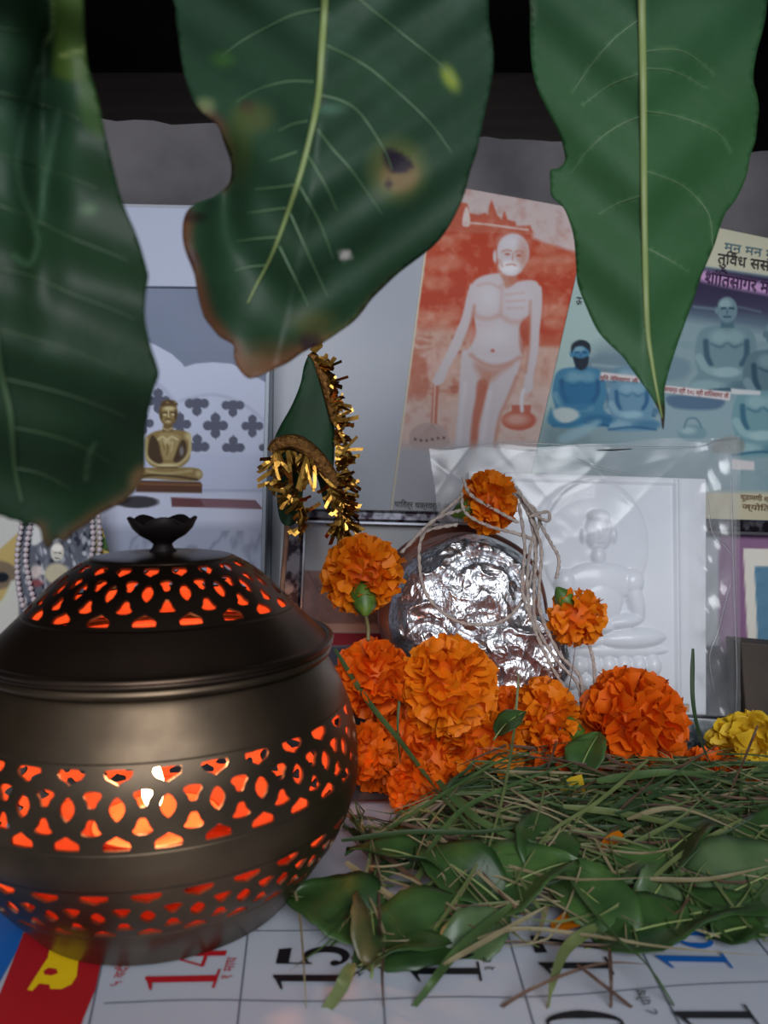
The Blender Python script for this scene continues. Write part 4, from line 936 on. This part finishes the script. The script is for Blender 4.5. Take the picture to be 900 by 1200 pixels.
# ------------------------------------------------------------------ green cloth with gold fringe
GC = plane(.405, 4, 0)
GREENC = mat('green_satin', s(20,66,32), .6, var=s(16,54,28), vscale=50, bump=.2, bscale=400)
GOLD = mat('gold_tinsel', s(196,150,70), .25, metal=1, var=s(140,96,40), vscale=200); GOLDB = mat('gold_braid', s(150,104,48), .45, metal=.7, var=s(98,64,30), vscale=500, bump=1, bscale=700, bdist=.001)
cloth = thing('fringed_cloth', 'small pointed green cloth with gold tinsel fringe hanging before the frames', 'decoration', P(365, 640, .405))
def pxmesh(name, outline, D, bend, m, parent, sp=4, smooth_outline=True, thick=.0004, attrp=None, lift=0, ox=5):
    o = [tuple(q) for q in (crom(outline, ox, True) if smooth_outline else outline)]; n = len(o)
    xs = [a for a, b in o]; ys = [b for a, b in o]; gx, gy = np.meshgrid(np.arange(min(xs), max(xs), sp), np.arange(min(ys), max(ys), sp))
    gx = gx+np.where((np.arange(gy.shape[0]) % 2)[:, None] == 1, sp/2, 0); gx = gx.ravel(); gy = gy.ravel(); d = sdpoly(gx, gy, o); k = d < -sp*.45
    pts = o+list(zip(gx[k], gy[k]))
    vs, es, fs, *_ = delaunay_2d_cdt([Vector(p) for p in pts], [(i, (i+1) % n) for i in range(n)], [], 1, 1e-4)
    X = np.array([v.x for v in vs]); Y = np.array([v.y for v in vs]); fs = [f for f in fs if len(f) == 3]
    Dd = D+bend(X, Y); r = rays(X, Y); W = CO+r*(Dd/r[:, 1])[:, None]
    ob = fastmesh(name, W, [f[::-1] for f in fs], m, parent, smooth=True, k=3)
    if attrp: pt = Paint(X, Y); attrp(pt); addcol(ob.data, pt.c)
    if thick: solid(ob, thick, 0)
    return ob
pxmesh('green_cloth', [(361,418),(356,430),(352,450),(342,475),(328,500),(320,520),(322,535),(345,538),(370,545),(388,560),(392,520),(391,490),(383,460),(374,438),(366,422)], .403, lambda X, Y: -.004*np.sin((X-320)/75*PI)+.0004*np.sin(X*.16+Y*.05), GREENC, cloth)
pxmesh('green_lining', [(328,528),(326,560),(325,590),(330,612),(342,616),(352,600),(356,570),(364,545),(372,560),(380,590),(386,600),(388,560),(370,530),(345,522)], .409, lambda X, Y: .002*np.sin(X*.2), GREENC, cloth)
q3 = lambda l, D: [P(x, y, D) for x, y in crom(l, 8)]
tube('gold_braid', q3([(364,414),(372,425),(379,440),(385,460),(389,480),(392,495)], .400), [.0022,.0034,.003,.002], GOLDB, cloth, 8, .5)
tube('gold_braid', q3([(318,530),(326,520),(345,518),(362,528),(378,545),(390,565),(396,590),(404,612)], .398), [.003,.0045,.0042,.004], GOLDB, cloth, 8, .45)
def tinsel(name, path, D, n, L, spread, seed, base=0):
    r = random.Random(seed); c = crom(path, 10); V = []; Fc = []
    for k in range(n):
        a = c[r.randrange(len(c))]; p0 = P(a[0]+r.uniform(-2, 2), a[1]+r.uniform(-2, 2), D+r.uniform(-.003, .001))
        ang = base+r.uniform(-spread, spread); ln = L*r.uniform(.5, 1.2); d = Vector((math.cos(ang), r.uniform(-.5, .2), math.sin(ang))).normalized(); sd = d.cross(Vector((r.uniform(-.4,.4), -1, r.uniform(-.6,.6)))).normalized()*r.uniform(.0007, .0012)
        o = len(V); cur = Vector((r.uniform(-1,1), r.uniform(-1,1), r.uniform(-1,1)))*.35*ln
        for j in range(4):
            t = j/3; q = p0+d*ln*t+cur*t*t; V += [q-sd, q+sd]
        Fc += [(o+2*j, o+2*j+1, o+2*j+3, o+2*j+2) for j in range(3)]
    o = mesh(name, V, Fc, GOLD, cloth); return o
tinsel('gold_fringe', [(366,412),(376,430),(386,455),(392,490)], .400, 55, .008, 1.0, 1, .1).__setitem__('kind', 'stuff')
tinsel('gold_fringe', [(392,490),(394,530),(396,560),(402,600)], .399, 90, .010, 1.0, 2, 0).__setitem__('kind', 'stuff')
tinsel('gold_fringe', [(322,530),(345,530),(362,540),(376,552)], .398, 30, .014, .5, 3, -PI/2).__setitem__('kind', 'stuff')
tinsel('gold_fringe', [(318,535),(322,560),(338,580),(352,590),(350,625)], .398, 80, .007, 2.5, 4, -1.2).__setitem__('kind', 'stuff')
tinsel('gold_fringe', [(385,570),(400,590),(402,612),(395,612)], .398, 110, .009, 1.4, 5, -1.2).__setitem__('kind', 'stuff')
tube('incense_stick', [P(338,606,.41), P(333,660,.40), P(325,760,.385)], .0014, mat('stick_wood', s(160,120,96), .8, var=s(120,84,66), vscale=80), None, 6)
tag(bpy.data.objects['incense_stick'], 'thin brown wooden stick below the green cloth', 'stick')

# ------------------------------------------------------------------ hanging leaves at the top
LEAFM = mat('leaf_surface', s(60,100,60), .5, attr='print', transl=.12, spec=.26, bump=.3, bscale=120, bdist=.0008)
VEIN = mat('leaf_vein', s(118,134,76), .5); VEIND = mat('leaf_vein_pale', s(76,104,70), .5); VEINL = mat('leaf_vein_dim', s(50,74,44), .5)
def leaf(label, outline, D, bend, painter, midrib, veins, mr, vr, vm=VEIN, vm2=VEIND, sp=5):
    top = P(outline[0][0], outline[0][1], D); root = thing('hanging_leaf', label, 'leaf', P(midrib[0][0], midrib[0][1]-60, D), 'leaves hanging across the top')
    pxmesh('blade', outline, D, bend, LEAFM, root, sp, attrp=painter, thick=.0003)
    def path(l, off):
        c = crom(l, 8); out = []
        for a, b in c: out.append(P(a, b, D+float(bend(np.array([a]), np.array([b]))[0])-off))
        return out
    tube('midrib', path(midrib, .0004), mr, vm, root, 8, .5)
    for v in veins: tube('vein', path(v, .0002), [vr, vr*.8, vr*.35], vm2, root, 6, .4)
    t0 = path([midrib[0], (midrib[0][0], midrib[0][1]-30), (midrib[0][0], midrib[0][1]-90)], 0); tube('petiole', t0, mr[0]*1.1, vm, root, 8)
    return root
def bend_mid(X, Y):
    b = .010*((X-378)/190)**2*0+.006*np.cos((X-378)/60)*0
    r = np.abs(X-(382-.0009*np.clip(Y, 0, 500)**1.85*.9))
    b = .00010*r+.004*np.sin(Y*.018+1)+.0007*np.sin((Y+r*.8)*.075)
    b += -.020*np.exp(-(((X-215)/55)**2+((Y-330)/120)**2))*1.0+.012*np.exp(-(((X-262)/22)**2+((Y-230)/60)**2))
    return b
def paint_mid(p):
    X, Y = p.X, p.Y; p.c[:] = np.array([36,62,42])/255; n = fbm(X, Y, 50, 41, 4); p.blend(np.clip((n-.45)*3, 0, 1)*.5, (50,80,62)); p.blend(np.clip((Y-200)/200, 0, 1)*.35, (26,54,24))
    p.blend(.35*np.clip((fbm(X, Y, 9, 44)-.5)*4, 0, 1), (36,66,44))
    p.ell(465,200,34,36,(92,96,52),10,.8); p.ell(468,205,22,20,(120,98,64),5,.9); p.poly([(448,178),(462,176),(478,186),(484,196),(470,204),(456,200)],(34,26,40),2,.95); p.ell(455,216,5,5,(50,34,36),1.5,.9)
    p.ell(527,92,8,16,(150,160,60),4,.8,-.5); p.ell(290,127,9,9,(48,38,40),2,.9); p.ell(298,138,22,18,(92,92,48),8,.6); p.ell(262,70,12,8,(66,110,44),5,.6)
    p.poly([(232,128),(250,130),(268,150),(276,185),(270,215),(262,225),(258,190),(248,160)],(84,58,44),5,.9); p.ell(240,125,12,10,(130,136,92),5,.7); p.ell(280,170,16,40,(74,86,40),8,.6)
    p.line([(216,255),(214,290),(226,322),(234,352),(242,374),(262,398),(274,410),(278,428),(292,444),(322,434),(356,414),(380,402)],22,(98,62,42),6,.95); p.ell(330,418,60,18,(104,70,46),9,.6)
    p.line([(380,402),(414,378),(436,352),(470,322)],9,(110,92,56),4,.7); p.ell(363,398,12,12,(46,32,38),2.5,.95); p.ell(368,380,26,16,(88,86,44),8,.7); p.ell(225,303,8,9,(64,36,30),2,.9); p.ell(300,430,40,14,(120,84,60),6,.6)
    p.ell(404,299,7,6,(206,196,190),1.5,.95); p.ell(378,120,4,4,(60,60,60),1.5,.8); p.ell(385,128,16,6,(88,124,108),4,.6)
    p.ell(228,255,12,6,(30,20,18),3,.7)
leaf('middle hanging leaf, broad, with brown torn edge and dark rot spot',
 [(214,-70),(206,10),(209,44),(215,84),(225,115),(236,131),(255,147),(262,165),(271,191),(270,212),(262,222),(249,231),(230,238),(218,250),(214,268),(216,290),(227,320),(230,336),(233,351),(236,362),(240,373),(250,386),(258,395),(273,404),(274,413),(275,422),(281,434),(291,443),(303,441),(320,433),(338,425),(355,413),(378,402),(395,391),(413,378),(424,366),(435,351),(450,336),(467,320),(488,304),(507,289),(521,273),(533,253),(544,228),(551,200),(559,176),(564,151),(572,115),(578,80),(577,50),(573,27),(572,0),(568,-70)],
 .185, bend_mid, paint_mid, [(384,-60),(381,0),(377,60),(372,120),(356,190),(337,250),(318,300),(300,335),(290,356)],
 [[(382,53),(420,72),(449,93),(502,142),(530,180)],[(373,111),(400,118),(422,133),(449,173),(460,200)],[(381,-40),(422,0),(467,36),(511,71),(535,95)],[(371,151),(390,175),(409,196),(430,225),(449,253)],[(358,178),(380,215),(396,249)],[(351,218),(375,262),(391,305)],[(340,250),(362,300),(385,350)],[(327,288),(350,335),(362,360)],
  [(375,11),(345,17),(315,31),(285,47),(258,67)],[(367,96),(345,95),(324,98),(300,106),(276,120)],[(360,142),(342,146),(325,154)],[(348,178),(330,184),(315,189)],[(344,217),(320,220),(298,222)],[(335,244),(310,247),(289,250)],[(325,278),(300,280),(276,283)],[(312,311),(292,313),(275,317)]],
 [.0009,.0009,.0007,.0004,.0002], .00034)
def bend_r(X, Y): 
    r = np.abs(X-755); return .00010*r+.006*np.cos(Y/180)+.0012*np.sin((Y+r*.9)*.05)-.00002*np.clip(Y-250, 0, 400)
def paint_r(p):
    X, Y = p.X, p.Y; p.c[:] = np.array([46,84,48])/255; n = fbm(X, Y, 60, 51, 4); p.blend(np.clip((n-.4)*2.5, 0, 1)*.5, (56,96,58)); p.blend(np.clip((130-Y)/160, 0, 1)*.4, (40,74,58))
    p.line([(777,505),(772,478)],12,(60,40,34),2,.95); p.ell(623,14,6,14,(120,130,110),3,.5); p.ell(740,140,90,60,(46,86,50),25,.3)
    for v in VR: p.line(v, 2.0, (92,134,84), 1.2, .5)
VR = [[(753,20),(720,45),(690,80),(670,110)],[(754,60),(800,60),(840,90)],[(754,135),(720,150),(690,175),(668,205)],[(756,130),(800,138),(840,155),(858,180)],[(756,200),(800,218),(830,250),(835,290)],[(756,228),(725,238),(700,252)],[(757,80),(790,84),(830,105)],[(757,290),(785,305),(805,318)],[(754,85),(715,100),(680,125)]]
leaf('right hanging leaf, green and pointed, with pale straight midrib',
 [(612,-70),(618,-20),(621,12),(621,45),(623,75),(627,95),(633,112),(643,133),(654,154),(660,172),(662,188),(655,197),(645,200),(645,215),(646,229),(655,238),(662,246),(669,265),(673,283),(675,308),(677,333),(688,362),(700,387),(714,403),(729,417),(740,432),(750,446),(759,458),(767,471),(774,486),(777,503),(779,480),(779,454),(790,415),(804,375),(813,350),(821,325),(829,306),(837,287),(843,268),(850,250),(858,240),(867,225),(875,205),(879,183),(885,165),(887,146),(889,128),(887,112),(883,97),(883,83),(887,60),(892,42),(897,20),(899,0),(906,-70)],
 .245, bend_r, paint_r, [(752,-60),(752,0),(753,60),(754,125),(755,250),(758,375),(764,425),(770,460),(776,490)], VR,
 [.0014,.0013,.0012,.0010,.0006,.0003], .00035)
def bend_l(X, Y): return .00007*np.clip(X-60, -200, 200)+.006*np.sin(Y*.012)+.0010*np.sin(Y*.060-X*.022)+.010*np.exp(-((X-50)/22)**2)*np.exp(-((Y-150)/140)**2)+.008*np.exp(-(((X-150)/60)**2+((Y-560)/60)**2))
VL = [[(-40,98),(0,109),(21,115),(75,131),(95,142)],[(-40,172),(0,181),(21,188),(61,200),(90,211),(115,221)],[(-40,228),(0,241),(40,257),(80,277),(120,293),(150,305)],[(-40,374),(0,387),(40,397),(77,409),(115,424),(150,440)],[(0,443),(40,452),(77,462),(115,475),(150,490)],[(10,500),(45,507),(77,516),(105,528),(130,543)],[(0,315),(40,325),(85,345),(130,362),(160,375)],[(-40,20),(0,33),(45,38)],[(16,548),(50,556),(84,574)]]
def paint_l(p):
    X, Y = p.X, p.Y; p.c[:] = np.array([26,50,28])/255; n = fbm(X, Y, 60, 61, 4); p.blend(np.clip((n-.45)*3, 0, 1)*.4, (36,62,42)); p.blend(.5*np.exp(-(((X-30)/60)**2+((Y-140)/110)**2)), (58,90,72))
    p.poly([(62,-80),(100,-80),(98,20),(104,90),(92,96),(66,90),(60,70),(64,30)],(62,84,32),3,.95); p.poly([(56,30),(62,60),(58,90),(36,92),(42,50),(54,20)],(18,36,18),4,.9)  # yellowish fold painted on, shade of the gap beside it put into the colour
    p.poly([(96,95),(112,105),(122,160),(100,150),(92,120)],(58,88,34),5,.8); p.line([(60,-40),(62,30),(54,48)],4,(120,140,80),1.5,.8); p.line([(72,66),(98,58)],5,(128,140,84),2,.8)
    p.line([(20,190),(28,140),(44,80)],5,(84,116,92),3,.6); p.line([(20,188),(24,220),(38,260),(44,285),(34,310),(16,300)],5,(84,116,86),3,.6); p.line([(56,200),(64,160),(70,130)],5,(84,116,92),3,.6); p.line([(56,200),(46,260)],5,(70,104,80),3,.6)
    p.poly([(180,450),(186,440),(172,500),(168,560),(150,590),(120,606),(60,640),(130,570),(160,520)],(36,50,26),4,.3)
    p.line([(170,552),(158,577),(130,596),(115,604),(88,623),(57,642),(46,619)],18,(92,66,44),6,.85); p.ell(165,562,14,14,(120,92,60),6,.7); p.ell(104,246,10,7,(100,130,90),4,.6)
    p.line([(100,560),(105,530),(112,520)],4,(90,116,86),2,.6)
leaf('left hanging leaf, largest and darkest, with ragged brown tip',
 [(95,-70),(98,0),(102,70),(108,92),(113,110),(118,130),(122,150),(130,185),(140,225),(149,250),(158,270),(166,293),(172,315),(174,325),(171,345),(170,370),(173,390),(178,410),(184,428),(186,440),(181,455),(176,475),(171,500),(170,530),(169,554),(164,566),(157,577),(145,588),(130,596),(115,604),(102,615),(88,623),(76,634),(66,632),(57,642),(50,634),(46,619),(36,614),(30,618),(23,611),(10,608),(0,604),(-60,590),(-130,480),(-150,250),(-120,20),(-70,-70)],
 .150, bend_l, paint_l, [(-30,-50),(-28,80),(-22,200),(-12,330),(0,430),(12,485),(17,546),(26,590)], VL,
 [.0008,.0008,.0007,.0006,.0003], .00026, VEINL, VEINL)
# cord the leaves are tied to, above the picture
cz = .34
cord = tube('leaf_cord', [(-.42, .17, cz+.02), (-.2, .175, cz), (0, .19, cz-.01), (.2, .23, cz), (.42, .26, cz+.02)], .0012, THR, None, 6); tag(cord, 'cotton cord strung above from which the leaves hang', 'cord')

# ------------------------------------------------------------------ heap of leaves and grass
def heap(x, y):
    """height of the heap over the shelf"""
    f = (y-.225-.012*max(0, min(1, (x-.03)/.08)))/.085
    if f <= 0 or y > .375: return 0.0
    ym = .285+max(0, min(1, x/.07))*.09; back = max(0, min(1, (ym-y)/.02))
    g = min(1, f)**.9 if f < 1 else max(0, 1-((y-.31)/.065)**2)
    e = 1-max(0, (-.012-x)/.03)**2; return .0235*g*max(0, min(1, e))*(.15+.85*back)
def surf(px, py, off=.001, lo=.20, hi=.40):
    """depth at which the sight line meets the heap's surface"""
    D = lo
    while D < hi:
        q = P(px, py, D)
        if q.z <= heap(q.x, q.y)+.002+off: return D
        D += .001
    return hi
FLM = [mat('fresh_leaf_%d' % k, a, .38, var=b, vscale=60, transl=.15, spec=.5, bump=.25, bscale=150, bdist=.0006) for k, (a, b) in enumerate([(s(60,90,44),s(38,64,32)),(s(74,106,52),s(50,80,42)),(s(90,112,74),s(62,88,54)),(s(116,98,62),s(58,74,40))])]
def flatleaf(label, px, py, D, L, W, az, tilt, roll, mi, curl=.25, seed=0, notch=0):
    """loose leaf: az heading on the shelf in degrees, tilt tip up, roll about its length"""
    nu, nv = 9, 16; V = []; r = random.Random(seed); ph = r.uniform(0, 6)
    for j in range(nv+1):
        t = j/nv; wd = W*.5*(math.sin(PI*min(1, t**.75))**.7 if 0 < t < 1 else 0)+1e-5
        for i in range(nu):
            u = i/(nu-1)*2-1
            x = u*wd*(1+.03*math.sin(j*2.1+ph)); y = (t-.5)*L; z = abs(u)*wd*.28-curl*L*((t-.5)**2)*1.4+.05*W*math.sin(t*9+ph)*u+.04*W*math.sin(u*3+ph+t*5)
            V.append((x, y, z))
    Fc = [(j*nu+i, j*nu+i+1, (j+1)*nu+i+1, (j+1)*nu+i) for j in range(nv) for i in range(nu-1)]
    root = bpy.data.objects.new('loose_leaf', None); C.objects.link(root); tag(root, label, 'leaf', 'loose leaves in the grass heap'); root.location = P(px, py, D); root.rotation_euler = (math.radians(tilt), math.radians(roll), math.radians(az))
    o = mesh('blade', V, Fc, FLM[mi], root, smooth=True); solid(o, .0003, 0)
    cpts = [(0, (t-.5)*L, -curl*L*((t-.5)**2)*1.4+.0003) for t in np.linspace(-.12, .95, 12)]; tube('midrib', cpts, [.0005,.0004,.0002], VEIN, root, 6)
    return root
LV = [
 ('dark green leaf lying beside the lamp foot, numeral showing under it', 395,1062,.255,.042,.030,70,10,-14,0,.3),
 ('yellow brown patched leaf lit by the lamp, at the heap front', 436,1080,.244,.036,.022,12,14,30,3,.2),
 ('green leaf over the calendar, front middle of the heap', 500,1088,.240,.048,.030,-62,8,20,0,.25),
 ('large glossy green leaf lying flat in the middle of the heap', 612,1030,.262,.046,.034,-80,22,8,1,.2),
 ('pale folded grey green leaf below the large glossy leaf', 560,1095,.236,.034,.018,-50,12,35,2,.3),
 ('green leaf tucked left of the large glossy leaf', 538,1020,.272,.042,.026,50,16,-18,0,.25),
 ('small green leaf right of the loose orange petal', 745,1012,.268,.040,.018,-70,10,12,1,.3),
 ('curled pale leaf near the blue numeral, tip upward', 772,1040,.256,.026,.018,-30,18,40,2,.6),
 ('broad grey green leaf at the right edge of the heap', 880,1035,.250,.060,.040,-75,18,12,2,.15),
 ('long dark leaf under the right edge leaf', 820,1070,.248,.062,.026,-84,8,0,0,.2),
 ('small round leaf by the blue numeral on the calendar', 868,1088,.240,.022,.018,-80,4,10,0,.15),
 ('dark leaf in shade behind the curled pale leaf', 800,985,.285,.050,.030,-60,14,-12,0,.25),
 ('dark leaf behind the left grass stems', 470,1000,.282,.044,.030,80,10,10,0,.3),
 ('green leaf at the far right, behind the broad one', 905,985,.285,.050,.030,-40,20,-10,0,.2),
 ('green leaf crossing the heap right of the glossy leaf', 690,1050,.252,.044,.026,30,12,-24,1,.3),
 ('small dark leaf peeping out below the largest marigold', 598,845,.325,.020,.014,-60,30,10,0,.3),
 ('dark green leaf under the wide marigold, at the grass top', 690,880,.325,.030,.020,-40,30,0,1,.2),
 ('green leaf beneath the stems at the heap center', 640,985,.290,.042,.026,-20,12,20,0,.2),
 ('dark leaf lying on the calendar at the front right', 770,1085,.240,.050,.026,-78,5,6,0,.15),
 ('grey green leaf end hanging over the calendar, front left', 470,1110,.233,.036,.020,-80,10,-10,0,.25),
]
for k, a in enumerate(LV):
    a = list(a); a[4] *= .88; a[5] *= .88; a[3] = surf(a[1], a[2], .004) if a[2] > 950 else a[3]; flatleaf(*a, seed=k)
GM = [mat('grass_%d' % k, a, .5, var=b, vscale=80, transl=.2, spec=.35) for k, (a, b) in enumerate([(s(80,104,58),s(58,82,44)),(s(112,122,76),s(88,102,58)),(s(54,76,40),s(40,62,32)),(s(150,140,108),s(122,110,80)),(s(104,80,64),s(80,60,50))])]
def bladevf(W, wd, off=0, tw=0.0):
    p = np.array([tuple(q) for q in W]); T = np.gradient(p, axis=0); T /= np.linalg.norm(T, axis=1)[:, None]+1e-9; m = len(p)
    tt = np.linspace(0, 1, m); wv = wd*np.clip(np.minimum(1.0, .55+tt*3)*(1-tt**3), .08, 1); V = []
    for i in range(m):
        nrm = np.array([math.sin(tw+tt[i]*1.2)*.8, -.75, .9]); sd = np.cross(T[i], nrm); sd /= np.linalg.norm(sd)+1e-9; dn = np.cross(sd, T[i])
        V += [p[i]-sd*wv[i]/2, p[i]-dn*wv[i]*.18, p[i]+sd*wv[i]/2]
    Fc = []
    for i in range(m-1):
        a = off+i*3; Fc += [(a, a+1, a+4, a+3), (a+1, a+2, a+5, a+4)]
    return V, Fc
# blades traced one by one
BLAB = ['thick green blade slanting from the lamp shoulder down over the marigold heap', 'broad green blade running from the lower marigolds toward the loose orange petal', 'tall thin stem standing before the gap right of the largest bloom', 'upright curved stem in front of the lower right of the bag', 'wide yellow green blade sweeping across the top right of the heap', 'broad flat blade lying at the foot of the wide deep orange bloom', 'thin brown stem crossing in front of the yellow marigold', 'thick straw running from the blue numeral to the lower edge', 'broad olive blade bent over the black numeral in the middle', 'pale hair thin straw lying across the calendar to the right edge', 'green stem reaching from the heap down to the lower edge, middle', 'thick yellowing blade tip pointing to the lower edge near numeral 15', 'pale short straw on the patched leaf near the lamp', 'hair thin vertical straw crossing numeral 15', 'pale forked straw over the front leaf', 'pale straw above the curled leaf at the right', 'dark thin stem standing before the foil', 'pale straw sweeping to the right edge of the heap', 'green blade rising toward the blooms beside the lamp', 'flat grey green blade along the back left of the heap', 'brown stem along the back left of the heap', 'green blade rising to the gap beside the wide bloom', 'thin blade in front of the left red lit blooms', 'yellowish blade falling left from under the wide bloom', 'yellow green blade falling left from the right edge', 'brown curved stem over the calendar near the lower edge', 'dark vertical stem over the nearest black zero', 'brown stem slanting to the lower right edge', 'dark thin stem on the calendar between two numerals', 'thin green stem rising through the front leaves']
BL = [
 ([(392,760,.345),(430,820,.335),(470,870,.325),(520,935,.30),(570,985,.285),(600,1005,.28)], .0034, 0),
 ([(500,900,.32),(560,960,.30),(650,1000,.28),(715,1030,.27),(756,1035,.262)], .0028, 0),
 ([(608,790,.345),(602,860,.335),(590,930,.315),(575,985,.29),(566,1015,.28)], .0013, 1),
 ([(812,760,.37),(812,820,.36),(822,870,.345),(838,905,.33)], .0022, 2),
 ([(660,945,.305),(740,955,.30),(820,975,.285),(880,1000,.275)], .0030, 1),
 ([(700,915,.315),(780,905,.315),(838,912,.31)], .0034, 0),
 ([(888,850,.33),(872,890,.325),(850,940,.315)], .0013, 4),
 ([(656,1010,.262),(690,1060,.248),(725,1100,.236),(762,1135,.226),(812,1215,.212)], .0026, 0),
 ([(700,1085,.238),(665,1110,.232),(648,1150,.222),(640,1200,.212)], .0034, 1),
 ([(560,1100,.234),(610,1088,.238),(690,1096,.236),(780,1110,.233),(900,1120,.230)], .0012, 3),
 ([(600,1060,.25),(540,1110,.236),(500,1160,.222),(462,1210,.211)], .0028, 0),
 ([(412,1128,.232),(395,1165,.222),(360,1210,.212)], .0040, 1),
 ([(405,1010,.275),(450,1045,.26),(500,1070,.25)], .0026, 3),
 ([(340,1020,.262),(352,1080,.245),(360,1200,.215)], .0009, 3),
 ([(520,1130,.232),(600,1085,.24),(640,1062,.25)], .0016, 3),
 ([(760,1030,.262),(830,1030,.262),(900,1015,.262)], .0016, 3),
 ([(640,905,.33),(655,860,.34),(668,800,.35),(676,745,.36)], .0009, 4),
 ([(735,960,.30),(800,948,.30),(900,990,.28)], .0018, 3),
 ([(450,975,.30),(520,930,.31),(590,890,.325),(640,880,.33)], .0016, 0),
 ([(400,985,.30),(480,975,.30),(560,975,.295),(640,965,.29)], .0020, 2),
 ([(400,955,.315),(470,965,.305),(540,985,.29)], .0018, 4),
 ([(500,1000,.28),(540,950,.30),(600,920,.31),(680,890,.325)], .0020, 0),
 ([(470,800,.345),(466,850,.338),(470,900,.325)], .0013, 0),
 ([(760,890,.325),(700,940,.31),(640,980,.29),(600,1040,.265)], .0015, 1),
 ([(870,960,.30),(800,1000,.28),(740,1050,.262),(690,1080,.245)], .0016, 1),
 ([(560,1200,.213),(620,1160,.222),(700,1130,.230),(760,1130,.230)], .0010, 4),
 ([(714,1110,.234),(716,1150,.224),(716,1220,.21)], .0012, 4),
 ([(676,1130,.229),(740,1180,.219),(800,1230,.208)], .0011, 4),
 ([(450,1110,.236),(448,1150,.226),(452,1200,.214)], .0010, 4),
 ([(508,1090,.24),(530,1060,.25),(560,1010,.27),(575,960,.295)], .0013, 1),
]
for k, (pts, wd, mi) in enumerate(BL):
    W = [P(a, b, min(d, surf(a, b, .006+.0006*(k % 4)))) for a, b, d in crom(pts, 7)]
    V, Fc = bladevf(W, wd, 0, random.uniform(-1, 1)); o = mesh('grass_blade', V, Fc, GM[mi], smooth=True)
    x0, y0 = pts[0][0], pts[0][1]
    tag(o, BLAB[k], 'grass', 'long loose grass blades')
r = random.Random(12)
def randblade():
    front = r.random() < .16
    cx = r.uniform(-.02, .20); cy = r.uniform(.235, .285) if front else r.gauss(.312, .022)
    ang = r.gauss(0, .5)+(PI if r.random() < .5 else 0)
    if r.random() < .25: ang = r.uniform(0, 2*PI)
    L = r.uniform(.02, .10); bend = r.gauss(0, .12); W = []; z0 = r.uniform(.2, 1.0); up = r.uniform(0, .012)*(r.random() < .4)
    for j in range(9):
        t = j/8-.5; x = cx+math.cos(ang)*L*t-math.sin(ang)*bend*L*t*t; y = cy+math.sin(ang)*L*t+math.cos(ang)*bend*L*t*t
        y = min(max(y, .224), .375 if x > .07 else .290+max(0, x)/.07*.07-.012*r.random())
        h = heap(x, y)*z0+.003+up*(t+.5)**2*1.5+.0008*math.sin(j*1.3+cx*90)
        y = min(max(y, .224), .375 if x > .07 else .290+max(0, x)/.07*.07)
        dx, dy = x-LX, y-LY; dd = math.hypot(dx, dy)
        if dd < .073: x = LX+dx/dd*.073; y = LY+dy/dd*.073
        W.append((x, y, h))
    return W, r.choice([.0008,.0010,.0012,.0016,.0022])
HL = [('green grass blade','green blades'),('yellowish grass blade','yellowish blades'),('dark green grass blade','dark green blades'),('pale dry straw','pale straws'),('brown dry stem','brown stems')]
for k in range(115):
    cx = r.uniform(-.035, .16); cy = r.uniform(.232, .275); ang = r.uniform(0, 2*PI); L = r.uniform(.02, .07); W = []
    for j in range(8):
        t = j/7-.5; x = cx+math.cos(ang)*L*t; y = max(.222, cy+math.sin(ang)*L*t+L*.15*math.sin(t*3+k)); dd = math.hypot(x-LX, y-LY)
        if dd < .073: x = LX+(x-LX)/dd*.073; y = LY+(y-LY)/dd*.073
        W.append((x, y, heap(x, y)+.0065+.004*t*(k % 3-1)))
    V, Fc = bladevf(W, r.choice([.0007,.0009,.0012]), 0, r.uniform(-2, 2)); mi = r.choice([0,1,1,3,3,4]); o = mesh('grass_blade', V, Fc, GM[mi], smooth=True)
    tag(o, 'short thin '+HL[mi][0]+' strewn over the loose leaves', 'grass', HL[mi][1]+' over the loose leaves')
for k in range(120):
    W, wd = randblade(); V, Fc = bladevf(W, wd, 0, r.uniform(-2, 2)); mi = r.choice([0,0,0,1,1,2,2,3,3,4]); o = mesh('grass_blade', V, Fc, GM[mi], smooth=True)
    tag(o, HL[mi][0]+' woven into the tangled heap before the marigolds', 'grass', HL[mi][1]+' woven into the heap')
V = []; Fc = []; MI = []
for mi, n in ((0, 150), (2, 240), (1, 90), (3, 80), (4, 60)):
    for k in range(n):
        W, wd = randblade(); W = [(a, b, .002+c*.8) for a, b, c in W]; v, f = bladevf(W, wd, len(V), r.uniform(-2, 2)); V += v; Fc += f; MI += [mi]*len(f)
o = mesh('grass_heap', V, Fc, GM, smooth=True, kind='stuff')
for pz, mi in zip(o.data.polygons, MI): pz.material_index = mi
tag(o, 'tangled mass of green and straw coloured grass in front of the marigolds', 'grass', kind='stuff')
for o in bpy.data.objects:
    if '_world' in o: del o['_world']
